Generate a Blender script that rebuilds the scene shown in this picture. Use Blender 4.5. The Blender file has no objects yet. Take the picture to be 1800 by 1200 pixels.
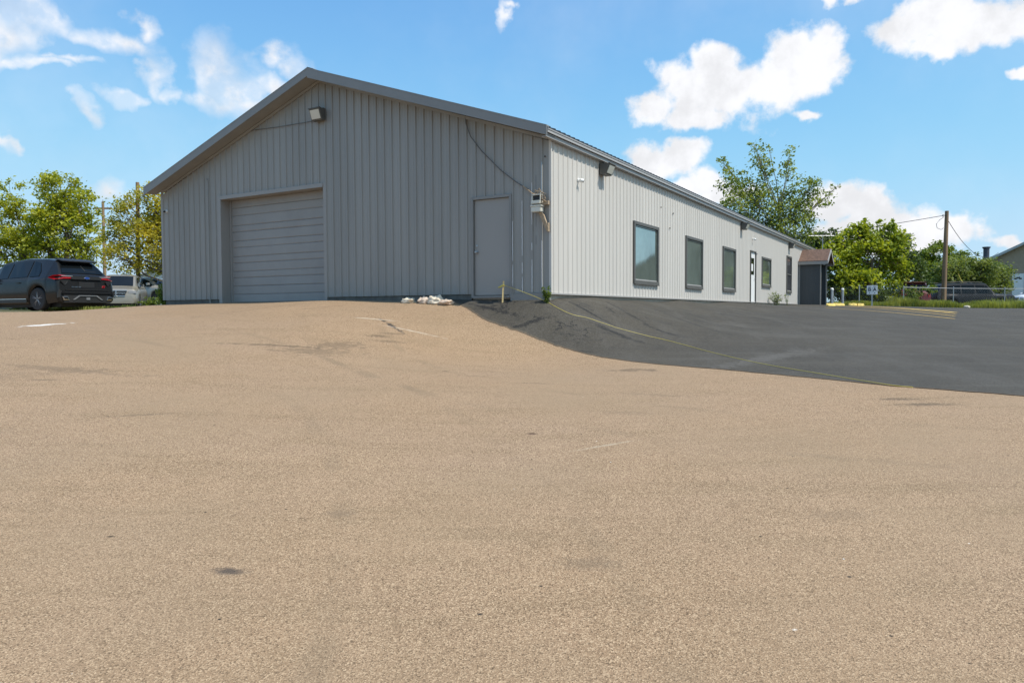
import bpy, bmesh, math, random
import numpy as np
from mathutils import Vector, Matrix, noise as mnoise

scene = bpy.context.scene
COL = scene.collection
R = math.radians

# ------------------------------------------------------------------ camera
ZC = -0.42
cam_d = bpy.data.cameras.new("camera"); cam = bpy.data.objects.new("camera", cam_d); COL.objects.link(cam)
cam.location = (0, 0, ZC)
cam.rotation_euler = (Matrix.Rotation(R(90 - 2.236), 3, 'X') @ Matrix.Rotation(R(-.26), 3, 'Z')).to_euler()
cam_d.sensor_width = 36; cam_d.lens = 25.86; cam_d.clip_start = .05; cam_d.clip_end = 3000
scene.camera = cam

# ------------------------------------------------------------------ light
SUN_DIR = Vector((.869 * math.cos(R(58)), -.495 * math.cos(R(58)), math.sin(R(58)))).normalized()
sun_d = bpy.data.lights.new("sun", 'SUN'); sun_d.energy = 4.0; sun_d.angle = R(.5); sun_d.color = (1, .95, .87)
sun = bpy.data.objects.new("sun", sun_d); COL.objects.link(sun)
sun.rotation_euler = SUN_DIR.to_track_quat('Z', 'Y').to_euler(); sun.location = (20, -10, 40)

scene.view_settings.view_transform = 'Standard'; scene.view_settings.look = 'None'
scene.view_settings.exposure = 0.28; scene.view_settings.gamma = 1; scene.view_settings.use_curve_mapping = False

world = bpy.data.worlds.new("World"); scene.world = world; world.use_nodes = True
wn = world.node_tree.nodes; wl = world.node_tree.links; wn.clear()
def N(tree, typ, **kw):
    n = tree.nodes.new(typ)
    for k, v in kw.items(): setattr(n, k, v)
    return n
def WM(op, a, b=None, c=None, clamp=False):
    n = wn.new('ShaderNodeMath'); n.operation = op; n.use_clamp = clamp
    for i, v in enumerate((a, b, c)):
        if v is None: continue
        if isinstance(v, (int, float)): n.inputs[i].default_value = v
        else: wl.new(v, n.inputs[i])
    return n.outputs[0]
sky = wn.new('ShaderNodeTexSky'); sky.sky_type = 'NISHITA'; sky.sun_disc = False
sky.sun_elevation = R(58); sky.sun_rotation = math.atan2(.869, -.495); sky.air_density = 1.0; sky.dust_density = .6; sky.ozone_density = 1.6
tc = wn.new('ShaderNodeTexCoord'); geo = tc.outputs['Generated']
sep = wn.new('ShaderNodeSeparateXYZ'); wl.new(geo, sep.inputs[0])
az = WM('MULTIPLY', WM('ARCTAN2', sep.outputs[0], sep.outputs[1]), 180 / math.pi)
el = WM('MULTIPLY', WM('ARCSINE', sep.outputs[2]), 180 / math.pi)
def wnoise(scale, detail, rough, off=0.0):
    m = wn.new('ShaderNodeVectorMath'); m.operation = 'ADD'; wl.new(geo, m.inputs[0]); m.inputs[1].default_value = (off, off * .7, -off)
    n = wn.new('ShaderNodeTexNoise'); n.inputs['Scale'].default_value = scale; n.inputs['Detail'].default_value = detail
    n.inputs['Roughness'].default_value = rough; wl.new(m.outputs[0], n.inputs['Vector']); return n
# directions are bent by noise so that the cumulus edges billow
nb = wnoise(15, 6, .5); sb = wn.new('ShaderNodeSeparateColor'); wl.new(nb.outputs['Color'], sb.inputs[0])
azw = WM('ADD', az, WM('MULTIPLY', WM('SUBTRACT', sb.outputs[0], .5), 4.4))
elw = WM('ADD', el, WM('MULTIPLY', WM('SUBTRACT', sb.outputs[1], .5), 3.4))
cmb = wn.new('ShaderNodeCombineXYZ'); wl.new(azw, cmb.inputs[0]); wl.new(elw, cmb.inputs[1])
cmw = wn.new('ShaderNodeCombineXYZ'); wl.new(WM('ADD', az, WM('MULTIPLY', WM('SUBTRACT', sb.outputs[1], .5), 8.0)), cmw.inputs[0]); wl.new(WM('ADD', el, WM('MULTIPLY', WM('SUBTRACT', sb.outputs[0], .5), 4.4)), cmw.inputs[1])
CLOUDS = [(10.9, 15.0, 2.1, 1.34), (13.2, 16.5, 2.38, 1.99), (15.6, 17.4, 2.09, 1.94), (16.7, 15.6, 3.93, 2.13), (19.8, 15.9, 3.04, 1.86), (21.0, 17.8, 2.18, 1.73), (22.6, 17.9, 1.54, 1.43), (22.2, 16.0, 1.78, 1.83), (14.2, 14.3, 3.64, 1.1), (22.5, 13.4, 1.0, 0.49), (27.6, 18.2, 2.08, 1.57), (29.8, 18.5, 3.18, 1.83), (32.7, 18.1, 2.7, 1.46), (34.3, 18.3, 1.75, 1.27), (29.5, 17.0, 1.79, 0.82), (22.8, 20.8, 1.32, 0.76), (34.2, 14.9, 0.71, 0.4), (10.5, 11.4, 2.19, 1.23), (12.6, 11.5, 2.28, 1.3), (14.5, 9.4, 2.53, 1.07), (15.9, 8.5, 2.41, 0.9), (23.1, 6.9, 1.65, 1.03), (25.9, 6.6, 2.78, 1.32), (28.3, 5.5, 3.6, 1.7), (31.4, 5.2, 2.2, 1.1), (24.5, 5.5, 3.6, 1.4), (23.5, 7.6, 2.0, 1.2), (34, 4.2, 1.6, .5), (24.5, 20.8, 1.2, .6)]
WISPS = [(-33.7, 17.8, 2.32, 1.99), (-34.1, 16.1, 1.59, 1.18), (-31.6, 18.6, 1.28, 1.11), (-29.3, 18.0, 2.24, 0.95), (-27.8, 18.3, 1.73, 0.82), (-26.4, 19.2, 0.92, 0.62), (-26.0, 16.7, 0.85, 1.06), (-25.5, 15.5, 0.79, 1.08), (-24.6, 14.9, 0.8, 0.59), (-21.4, 16.9, 2.23, 1.68), (-20.0, 16.1, 2.15, 1.49), (-22.0, 15.3, 1.91, 0.97), (-16.7, 17.9, 1.7, 0.63), (-17.8, 16.6, 1.36, 0.6), (-19.7, 15.0, 1.96, 0.91), (-30.4, 13.4, 0.85, 0.92), (-27.6, 14.4, 1.18, 0.5), (-34.4, 11.2, 0.51, 0.52), (-31.2, 16.1, 1.3, 0.38), (-28.6, 8.0, 1.72, 0.83), (-32.6, 15.7, 1.9, 0.47), (-0.9, 21.6, 0.6, 0.75), (-0.4, 22.0, .5, .3),
          (-50, 14, 6, 3), (-62, 22, 7, 3), (48, 16, 6, 2.4), (60, 12, 8, 2.2), (80, 20, 9, 3), (110, 30, 12, 4), (-95, 24, 10, 4), (150, 25, 14, 5), (-140, 28, 14, 5), (70, 8, 9, 2), (20, 40, 9, 4), (-30, 48, 10, 5)]
def blobs(lst, src):
    best = None
    for (a, e, ra, re) in lst:
        m = wn.new('ShaderNodeVectorMath'); m.operation = 'MULTIPLY_ADD'; wl.new(src, m.inputs[0]); m.inputs[1].default_value = (1 / ra, 1 / re, 0); m.inputs[2].default_value = (-a / ra, -e / re, 0)
        l = wn.new('ShaderNodeVectorMath'); l.operation = 'LENGTH'; wl.new(m.outputs[0], l.inputs[0])
        best = l.outputs['Value'] if best is None else WM('SMOOTH_MIN', best, l.outputs['Value'], .25)
    return best
def ramp01(v, lo, hi):
    n = wn.new('ShaderNodeMapRange'); n.interpolation_type = 'SMOOTHSTEP'; wl.new(v, n.inputs['Value'])
    n.inputs['From Min'].default_value = lo; n.inputs['From Max'].default_value = hi; return n.outputs[0]
nf = wnoise(24, 8, .57, 3.1)
edge = WM('MULTIPLY', WM('SUBTRACT', nf.outputs['Fac'], .5), 2.1)
dC = WM('ADD', blobs(CLOUDS, cmb.outputs[0]), edge); dW = WM('ADD', blobs(WISPS, cmw.outputs[0]), WM('MULTIPLY', edge, 1.1))
fC = ramp01(dC, 1.22, .62); fW = WM('MULTIPLY', ramp01(dW, 1.45, .15), WM('ADD', .45, WM('MULTIPLY', ramp01(nf.outputs['Fac'], .36, .6), .5)))
cir = wnoise(2.2, 6, .6, 7.7); fR = WM('MULTIPLY', ramp01(cir.outputs['Fac'], .42, .78), .22)
dens = WM('MAXIMUM', WM('MAXIMUM', fC, fW), fR)
ns = wnoise(13, 7, .6, 1.3)
shade = WM('ADD', 5.8, WM('MULTIPLY', ramp01(ns.outputs['Fac'], .34, .58), 1.15))
cc = wn.new('ShaderNodeCombineColor'); wl.new(WM('MULTIPLY', shade, .985), cc.inputs[0]); wl.new(WM('MULTIPLY', shade, .995), cc.inputs[1]); wl.new(WM('MULTIPLY', shade, 1.03), cc.inputs[2])
sk = wn.new('ShaderNodeMix'); sk.data_type = 'RGBA'; sk.blend_type = 'MULTIPLY'; sk.inputs[0].default_value = 1
wl.new(sky.outputs[0], sk.inputs[6]); sk.inputs[7].default_value = (.95, 1.46, 1.85, 1)
mx = wn.new('ShaderNodeMix'); mx.data_type = 'RGBA'; wl.new(dens, mx.inputs[0])
# the bright band near the horizon is compressed (soft limit per channel)
ss = wn.new('ShaderNodeSeparateColor'); wl.new(sk.outputs[2], ss.inputs[0]); s2 = wn.new('ShaderNodeCombineColor')
for i, cap in enumerate((4.0, 5.45, 6.9)):
    v = ss.outputs[i]; q = WM('POWER', WM('DIVIDE', v, cap), 4); wl.new(WM('DIVIDE', v, WM('POWER', WM('ADD', q, 1), .25)), s2.inputs[i])
wl.new(s2.outputs[0], mx.inputs[6]); wl.new(cc.outputs[0], mx.inputs[7])
bg = wn.new('ShaderNodeBackground'); bg.inputs[1].default_value = .12; wl.new(mx.outputs[2], bg.inputs[0])
wo = wn.new('ShaderNodeOutputWorld'); wl.new(bg.outputs[0], wo.inputs[0])

# ------------------------------------------------------------------ materials
def mat(name, col, rough=.6, metal=0.0, var=.08, vscale=3.0, col2=None, bump=0.0, bscale=60, spec=.5, coat=0, streak=False):
    m = bpy.data.materials.new(name); m.use_nodes = True; t = m.node_tree; b = t.nodes['Principled BSDF']
    b.inputs['Roughness'].default_value = rough; b.inputs['Metallic'].default_value = metal
    b.inputs['Specular IOR Level'].default_value = spec
    if coat: b.inputs['Coat Weight'].default_value = coat; b.inputs['Coat Roughness'].default_value = .04
    tc = N(t, 'ShaderNodeTexCoord'); mp = N(t, 'ShaderNodeMapping'); t.links.new(tc.outputs['Object'], mp.inputs[0])
    if streak: mp.inputs['Scale'].default_value = (1, 1, .12)
    n = N(t, 'ShaderNodeTexNoise'); n.inputs['Scale'].default_value = vscale; n.inputs['Detail'].default_value = 5; n.inputs['Roughness'].default_value = .6
    t.links.new(mp.outputs[0], n.inputs['Vector'])
    r = N(t, 'ShaderNodeMapRange'); r.inputs['From Min'].default_value = .3; r.inputs['From Max'].default_value = .7; t.links.new(n.outputs['Fac'], r.inputs[0])
    mx = N(t, 'ShaderNodeMix', data_type='RGBA'); t.links.new(r.outputs[0], mx.inputs[0])
    c2 = col2 or tuple(max(0, c * (1 + var)) for c in col); c1 = col if col2 else tuple(c * (1 - var) for c in col)
    mx.inputs[6].default_value = (*c1, 1); mx.inputs[7].default_value = (*c2, 1)
    t.links.new(mx.outputs[2], b.inputs['Base Color'])
    if bump:
        n2 = N(t, 'ShaderNodeTexNoise'); n2.inputs['Scale'].default_value = bscale; n2.inputs['Detail'].default_value = 4; t.links.new(tc.outputs['Object'], n2.inputs['Vector'])
        bp = N(t, 'ShaderNodeBump'); bp.inputs['Strength'].default_value = bump; bp.inputs['Distance'].default_value = .01
        t.links.new(n2.outputs['Fac'], bp.inputs['Height']); t.links.new(bp.outputs[0], b.inputs['Normal'])
    return m
def leafmat(name, c1, c2, trans=.4):
    m = bpy.data.materials.new(name); m.use_nodes = True; t = m.node_tree; t.nodes.clear()
    g = N(t, 'ShaderNodeNewGeometry'); tc = N(t, 'ShaderNodeTexCoord')
    n = N(t, 'ShaderNodeTexNoise'); n.inputs['Scale'].default_value = .9; n.inputs['Detail'].default_value = 2; t.links.new(tc.outputs['Object'], n.inputs['Vector'])
    a = N(t, 'ShaderNodeMath', operation='MULTIPLY_ADD'); t.links.new(g.outputs['Random Per Island'], a.inputs[0]); a.inputs[1].default_value = .55
    s = N(t, 'ShaderNodeMath', operation='MULTIPLY_ADD'); t.links.new(n.outputs['Fac'], s.inputs[0]); s.inputs[1].default_value = 1.9; s.inputs[2].default_value = -.7
    t.links.new(s.outputs[0], a.inputs[2]); a.use_clamp = True
    mx = N(t, 'ShaderNodeMix', data_type='RGBA'); t.links.new(a.outputs[0], mx.inputs[0]); mx.inputs[6].default_value = (*c1, 1); mx.inputs[7].default_value = (*c2, 1)
    d = N(t, 'ShaderNodeBsdfPrincipled'); d.inputs['Roughness'].default_value = .5; d.inputs['Specular IOR Level'].default_value = .35
    tr = N(t, 'ShaderNodeBsdfTranslucent'); k = N(t, 'ShaderNodeMixShader'); k.inputs[0].default_value = trans
    br = N(t, 'ShaderNodeMix', data_type='RGBA', blend_type='MULTIPLY'); br.inputs[0].default_value = 1; t.links.new(mx.outputs[2], br.inputs[6]); br.inputs[7].default_value = (1.7, 1.6, .7, 1)
    t.links.new(mx.outputs[2], d.inputs['Base Color']); t.links.new(br.outputs[2], tr.inputs[0])
    o = N(t, 'ShaderNodeOutputMaterial'); t.links.new(d.outputs[0], k.inputs[1]); t.links.new(tr.outputs[0], k.inputs[2]); t.links.new(k.outputs[0], o.inputs[0])
    return m

M = {}
M['gable'] = mat('shaded_siding', (.285, .277, .258), .5, 0, .10, 1.2, streak=True, bump=.05, bscale=9)  # the side wall's paint made darker, gable shade put into the colour
M['side'] = mat('pale_grey_siding', (.55, .52, .475), .55, 0, .05, 1.5, streak=True)
M['trimg'] = mat('grey_trim', (.228, .222, .212), .45, 0, .05)
M['fascia'] = mat('pale_fascia', (.37, .355, .34), .4, 0, .05, streak=False)
M['soffit'] = mat('soffit', (.26, .26, .25), .6, 0, .06)
M['roof'] = mat('dark_metal_roof', (.045, .05, .055), .45, .2, .15)
M['door'] = mat('steel_door_paint', (.295, .28, .262), .45, 0, .03, .8)
M['garage'] = mat('garage_panel_paint', (.28, .268, .255), .45, 0, .07, 1.5)
M['bronze'] = mat('dark_bronze_frame', (.105, .10, .09), .5, .1, .1)
M['black'] = mat('matt_black', (.012, .012, .013), .55)
M['rubber'] = mat('tyre_rubber', (.02, .02, .021), .8)
M['chrome'] = mat('bright_metal', (.75, .75, .75), .18, 1, .02)
M['galv'] = mat('galvanised_steel', (.42, .43, .44), .45, .8, .1, 10)
M['white'] = mat('white_plastic', (.78, .78, .76), .4, 0, .03)
M['sunlit_edge'] = mat('sunlit_edge_white', (.82, .83, .85), .5, 0, .05, 12)  # white standing for sun caught on the gable rib edges
M['hole'] = mat('dark_gap', (.015, .015, .015), .9)
M['lens'] = mat('frosted_lens', (.62, .60, .52), .3, 0, .04)
M['concrete'] = mat('concrete', (.42, .38, .31), .9, 0, .2, 5, bump=.3)
M['foundd'] = mat('weathered_skirt_board', (.13, .125, .11), .9, 0, .3, 6, bump=.3)
M['woodg'] = mat('weathered_timber', (.36, .27, .18), .85, 0, .25, 14, bump=.3)
M['pole'] = mat('pole_timber', (.24, .155, .09), .85, 0, .3, 6, streak=True, bump=.4, bscale=30)
M['stake'] = mat('pine_stake', (.70, .52, .24), .7, 0, .1, 30)
M['yellow'] = mat('yellow_tape', (.62, .50, .09), .5, 0, .08, 30)
M['ypaint'] = mat('worn_yellow_paint', (.62, .42, .12), .8, 0, .25, 5)
M['yblock'] = mat('yellow_curb_paint', (.78, .58, .16), .7, 0, .18, 6, bump=.3)
M['shingle'] = mat('brown_shingles', (.125, .073, .05), .9, 0, .4, 9, bump=.5, bscale=25)
M['charcoal'] = mat('charcoal_boards', (.060, .068, .074), .6, 0, .1, 2, streak=True)
M['bark'] = mat('bark', (.11, .085, .06), .9, 0, .3, 9, bump=.5)
M['barkp'] = mat('pale_bark', (.24, .21, .16), .9, 0, .3, 9, bump=.5)
M['wire'] = mat('dark_wire', (.03, .03, .03), .6)
M['rag'] = mat('dusty_plastic_sack', (.64, .54, .42), .7, 0, .25, 5, col2=(.60, .42, .30), bump=.3, bscale=30)
M['ragw'] = mat('white_sack', (.68, .58, .44), .7, 0, .2, 8, bump=.3, bscale=30)
M['stone'] = mat('pale_stone', (.5, .45, .36), .9, 0, .2, 8, bump=.4)

def glassmat(name, base, rough, metal, wav=.0):
    m = mat(name, base, rough, metal, .25, .9); b = m.node_tree.nodes['Principled BSDF']
    if wav:
        t = m.node_tree; n2 = N(t, 'ShaderNodeTexNoise'); n2.inputs['Scale'].default_value = 1.1; tc = N(t, 'ShaderNodeTexCoord'); t.links.new(tc.outputs['Object'], n2.inputs['Vector'])
        bp = N(t, 'ShaderNodeBump'); bp.inputs['Strength'].default_value = wav; bp.inputs['Distance'].default_value = .02
        t.links.new(n2.outputs['Fac'], bp.inputs['Height']); t.links.new(bp.outputs[0], b.inputs['Normal'])
    return m
M['glass'] = glassmat('reflective_tinted_glass', (.36, .43, .385), .05, .75, .10)
M['carglass'] = glassmat('car_glass', (.006, .008, .009), .03, 0); M['carglass'].node_tree.nodes['Principled BSDF'].inputs['Specular IOR Level'].default_value = .25
M['carglassl'] = glassmat('pale_car_glass', (.10, .13, .12), .05, .3)

def ground_mat(name, kind):
    m = bpy.data.materials.new(name); m.use_nodes = True; t = m.node_tree; b = t.nodes['Principled BSDF']; L = t.links
    tc = N(t, 'ShaderNodeTexCoord'); P = tc.outputs['Object']
    def no(scale, det=4, rough=.6, sc=None, rot=0, off=(0, 0, 0)):
        mp = N(t, 'ShaderNodeMapping'); L.new(P, mp.inputs[0]); mp.inputs['Location'].default_value = off
        if sc: mp.inputs['Scale'].default_value = sc
        mp.inputs['Rotation'].default_value = (0, 0, rot)
        n = N(t, 'ShaderNodeTexNoise'); n.inputs['Scale'].default_value = scale; n.inputs['Detail'].default_value = det; n.inputs['Roughness'].default_value = rough
        L.new(mp.outputs[0], n.inputs['Vector']); return n.outputs['Fac']
    def mr(v, a, b_, c=0, d=1):
        n = N(t, 'ShaderNodeMapRange'); L.new(v, n.inputs[0]); n.inputs[1].default_value = a; n.inputs[2].default_value = b_; n.inputs[3].default_value = c; n.inputs[4].default_value = d; return n.outputs[0]
    def mix(f, a, b_, mode='MIX'):
        n = N(t, 'ShaderNodeMix', data_type='RGBA', blend_type=mode)
        for i, v in ((0, f), (6, a), (7, b_)):
            if isinstance(v, (int, float)): n.inputs[i].default_value = v
            elif isinstance(v, tuple): n.inputs[i].default_value = (*v, 1)
            else: L.new(v, n.inputs[i])
        return n.outputs[2]
    def ma(op, a, b_=None, c=None, clamp=False):
        n = N(t, 'ShaderNodeMath', operation=op); n.use_clamp = clamp
        for i, v in enumerate((a, b_, c)):
            if v is None: continue
            if isinstance(v, (int, float)): n.inputs[i].default_value = v
            else: L.new(v, n.inputs[i])
        return n.outputs[0]
    vo = N(t, 'ShaderNodeTexVoronoi'); L.new(P, vo.inputs['Vector']); vo.inputs['Scale'].default_value = 150 if kind == 'tan' else 120
    vd = vo.outputs['Distance']; vc = N(t, 'ShaderNodeSeparateColor'); L.new(vo.outputs['Color'], vc.inputs[0])
    sx = N(t, 'ShaderNodeSeparateXYZ'); L.new(P, sx.inputs[0])
    def ell(cx, cy, rx, ry, rot=0, wob=.5, soft=.5):
        mp = N(t, 'ShaderNodeMapping'); mp.vector_type = 'TEXTURE'; L.new(P, mp.inputs[0]); mp.inputs['Location'].default_value = (cx, cy, 0); mp.inputs['Rotation'].default_value = (0, 0, rot)
        mp.inputs['Scale'].default_value = (rx, ry, 50)
        ln = N(t, 'ShaderNodeVectorMath', operation='LENGTH'); L.new(mp.outputs[0], ln.inputs[0])
        d = ma('ADD', ln.outputs['Value'], ma('MULTIPLY', ma('SUBTRACT', wob_n if max(rx, ry) > .3 else wob_f, .5), wob * 9))
        return mr(d, 1 + soft, 1 - soft)
    wob_n = no(7, 5, .7); wob_f = no(26, 4, .7)
    if kind == 'tan':
        c = mix(mr(no(.55, 4, .6), .3, .7), (.345, .223, .126), (.388, .258, .152))
        c = mix(mr(no(.23, 3, .6, off=(5, 2, 0)), .35, .7), c, (.345, .235, .15))
        c = mix(mr(no(2.2, 5, .7), .42, .72, 0, .5), c, (.25, .165, .088))
        c = mix(mr(no(1.3, 5, .65, sc=(.3, 2.0, 1), rot=.3), .52, .68, 0, .55), c, (.24, .16, .088))
        st = vc.outputs[0]
        c = mix(mr(st, .66, 1, 0, .9), c, (.64, .47, .295))
        c = mix(mr(st, 0, .32, .95, 0), c, (.09, .056, .03))
        c = mix(mr(no(420, 2), .4, .62, 0, .35), c, (.13, .085, .045))
        c = mix(mr(no(.33, 3, .5, off=(9, 4, 0)), .5, .7, 0, .55), c, (.30, .212, .128))
        v2 = N(t, 'ShaderNodeTexVoronoi'); L.new(P, v2.inputs['Vector']); v2.inputs['Scale'].default_value = 5.5; s2_ = N(t, 'ShaderNodeSeparateColor'); L.new(v2.outputs['Color'], s2_.inputs[0])
        c = mix(ma('MULTIPLY', mr(v2.outputs['Distance'], .065, .04), mr(s2_.outputs[0], .80, .82)), c, (.03, .024, .018))
        c = mix(ma('MULTIPLY', mr(v2.outputs['Distance'], .045, .03), mr(s2_.outputs[1], .90, .92)), c, (.78, .72, .62))
        marks = [(-1.64, 4.2, .085, .04, -.1, .8, .85, (.07, .055, .045)), (.45, 4.35, .15, .08, 0, .5, .5, (.17, .14, .11)), (-1.24, 5.2, .10, .06, 0, .5, .5, (.18, .145, .11)),
                 (-3.1, 13.1, .42, .24, .3, .6, .6, (.15, .12, .09)), (-4.1, 12.75, .9, .05, .02, .6, .9, (.14, .11, .08)), (-3.4, 12.5, .5, .25, 0, .9, .6, (.17, .14, .1)),
                 (-2.42, 14.85, .48, .035, -.95, .7, .95, (.07, .055, .045)), (-2.55, 14.1, .16, .07, .2, .7, .7, (.11, .09, .07)), (-2.35, 14.35, .18, .05, .1, .7, .6, (.12, .1, .08)), (-2.3, 13.8, .25, .06, .2, .9, .6, (.12, .1, .08)),
                 (-2.0, 14.65, .6, .016, -.35, .4, .6, (.62, .56, .46)), (-2.9, 15.3, .4, .02, -.2, .4, .6, (.62, .56, .46)), (-9.75, 15.3, .42, .10, .9, .5, .95, (.75, .73, .69)),
                 (4.85, 8.55, .28, .07, -.1, .6, .85, (.13, .105, .085)), (4.7, 8.9, .2, .06, -.1, .6, .85, (.13, .105, .085)), (2.0, 12.1, .35, .12, -.2, .7, .8, (.15, .12, .095)), (1.3, 8.5, .3, .08, -.2, .7, .35, (.17, .14, .11)), (1.9, 9.6, .35, .08, -.3, .7, .35, (.17, .14, .11)),
                 (-6.4, 10.4, .9, .12, -.25, .8, .5, (.16, .125, .095)), (-7.3, 9.6, 1.3, .2, .5, .9, .3, (.19, .15, .12)), (-6.2, 9.7, .2, .04, 0, .4, .6, (.13, .1, .08)), (-5.5, 17.0, .7, .035, .5, .4, .6, (.13, .1, .08)), (-6.7, 16.3, .8, .03, .4, .5, .5, (.15, .12, .09)), (-4.2, 16.6, .5, .03, .5, .5, .5, (.14, .11, .08)), (-8.5, 17.6, .9, .04, .35, .6, .4, (.16, .13, .1)),
                 (.3, 10.6, .25, .04, 0, .5, .6, (.14, .11, .08)), (-.6, 11.2, .2, .03, .1, .5, .6, (.14, .11, .08)), (-4.1, 8.0, .3, .03, .3, .7, .6, (.15, .12, .09)), (.9, 7.1, .28, .018, .5, .4, .5, (.5, .42, .31)), (-5.2, 7.3, .25, .12, 0, .8, .3, (.2, .16, .13)), (2.3, 5.1, .22, .1, 0, .6, .3, (.18, .15, .12)),
                 (-.17, 3.7, .013, .009, 0, .2, .95, (.02, .018, .016)), (.2, 7.55, .05, .03, 0, .4, .9, (.06, .03, .02)), (1.9, 4.1, .012, .012, 0, .2, .95, (.02, .018, .016)), (-2.6, 4.7, .02, .012, 0, .3, .95, (.04, .03, .02)), (1.36, 3.5, .012, .008, .4, .3, .7, (.75, .68, .58)), (-1.05, 11.6, .05, .03, 0, .3, .9, (.03, .025, .02))]
        def ring(cx, cy, rr, w):
            vx = N(t, 'ShaderNodeVectorMath', operation='DISTANCE'); L.new(P, vx.inputs[0]); vx.inputs[1].default_value = (cx, cy, -1.3)
            return mr(ma('ABSOLUTE', ma('SUBTRACT', vx.outputs['Value'], rr)), w, w * .4)
        brk = mr(no(1.1, 4, .6, off=(2, 6, 0)), .45, .62)
        for (cx, cy, rr, w) in ((-14, 2, 13.2, .11), (-14, 2, 14.8, .11), (9, 19, 12.4, .10), (9, 19, 13.9, .10)):
            c = mix(ma('MULTIPLY', ma('MULTIPLY', ring(cx, cy, rr, w), brk), .28), c, (.20, .145, .09))
        for (cx, cy, rx, ry, ro, wob, am, co) in marks:
            if .1 < co[0] < .25: co = (co[0] * 1.05, co[0] * .74, co[0] * .46)
            c = mix(ma('MULTIPLY', ell(cx, cy, rx, ry, ro, wob * (1.0 if rx >= .1 else .3)), am), c, co)
        b.inputs['Roughness'].default_value = .85; b.inputs['Specular IOR Level'].default_value = .3
        bs, bd = .55, .006
    elif kind == 'black':
        c = mix(mr(no(.5, 4, .6), .3, .7), (.058, .050, .037), (.089, .077, .057))
        c = mix(mr(no(1.1, 5, .7, sc=(1.6, .45, 1), rot=-.6), .5, .68, 0, .8), c, (.10, .09, .074))
        # tarry cracks and scuffs where the sheet climbs to the building
        nearb = ma('MULTIPLY', mr(sx.outputs[1], 13.2, 14.8), mr(ma('SUBTRACT', sx.outputs[1], ma('MULTIPLY', sx.outputs[0], 1.5)), 8.5, 11.5))
        r1 = ma('ABSOLUTE', ma('SUBTRACT', no(.8, 5, .62, sc=(1, 1, 1), off=(3, 1, 0)), .5)); ck = ma('MULTIPLY', ma('MULTIPLY', mr(r1, .014, .004), nearb), mr(no(.9, 3, .6, off=(1, 8, 0)), .52, .6))
        c = mix(ma('MULTIPLY', ck, .9), c, (.012, .012, .012))
        r2 = mr(no(2.6, 6, .72, sc=(.28, 1.8, 1), rot=-1.0), .56, .64); c = mix(ma('MULTIPLY', ma('MULTIPLY', r2, nearb), .7), c, (.022, .022, .023))
        c = mix(mr(no(22, 4, .75), .40, .62, .0, .45), c, (.028, .026, .022)); c = mix(mr(no(31, 4, .75, off=(3, 3, 0)), .56, .70, 0, .5), c, (.13, .118, .10))
        for (cx, cy, rx, ry, ro, am) in [(-.55, 15.9, .75, .05, -.75, .95), (.35, 15.0, .35, .04, .2, .8), (2.05, 15.05, .55, .10, -.5, .85), (1.6, 15.7, .5, .05, -.4, .9), (2.6, 16.6, .6, .05, -.8, .7), (4.2, 17.2, .9, .05, -.9, .6), (5.2, 18.5, 1.2, .05, -1.0, .6), (1.3, 13.9, .25, .03, -.3, .7), (3.3, 15.9, .4, .05, -.6, .7), (6.8, 20.5, 1.4, .06, -1.0, .5)]:
            c = mix(ma('MULTIPLY', ell(cx, cy, rx, ry, ro, .5), am), c, (.012, .012, .012))
        c = mix(ma('MULTIPLY', ell(4.6, 13.2, 1.6, .16, .75, .8), .7), c, (.125, .115, .10))
        c = mix(mr(no(1.7, 4, .6, sc=(.12, 1.3, 1), rot=.15), .55, .7, 0, .6), c, (.105, .096, .08))
        at = N(t, 'ShaderNodeAttribute'); at.attribute_name = 'edge'; c = mix(mr(ma('ADD', at.outputs['Fac'], ma('MULTIPLY', wob_f, .16)), .14, .05, 0, .85), c, (.24, .17, .105))
        c = mix(mr(vc.outputs[0], .75, 1, 0, .6), c, (.15, .138, .118)); c = mix(mr(vc.outputs[0], 0, .3, .6, 0), c, (.025, .025, .026))
        b.inputs['Roughness'].default_value = .75; b.inputs['Specular IOR Level'].default_value = .22
        bs, bd = .6, .008
    else:
        c = mix(mr(no(.6, 5, .6), .35, .65), (.05, .075, .02), (.12, .11, .05)); c = mix(mr(no(9, 4), .45, .7, 0, .5), c, (.16, .13, .085))
        b.inputs['Roughness'].default_value = .95; bs, bd = .6, .05
    L.new(c, b.inputs['Base Color'])
    bp = N(t, 'ShaderNodeBump'); bp.inputs['Strength'].default_value = bs; bp.inputs['Distance'].default_value = bd
    L.new(ma('ADD', vd, no(45, 5, .7)), bp.inputs['Height']); L.new(bp.outputs[0], b.inputs['Normal'])
    return m

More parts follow.
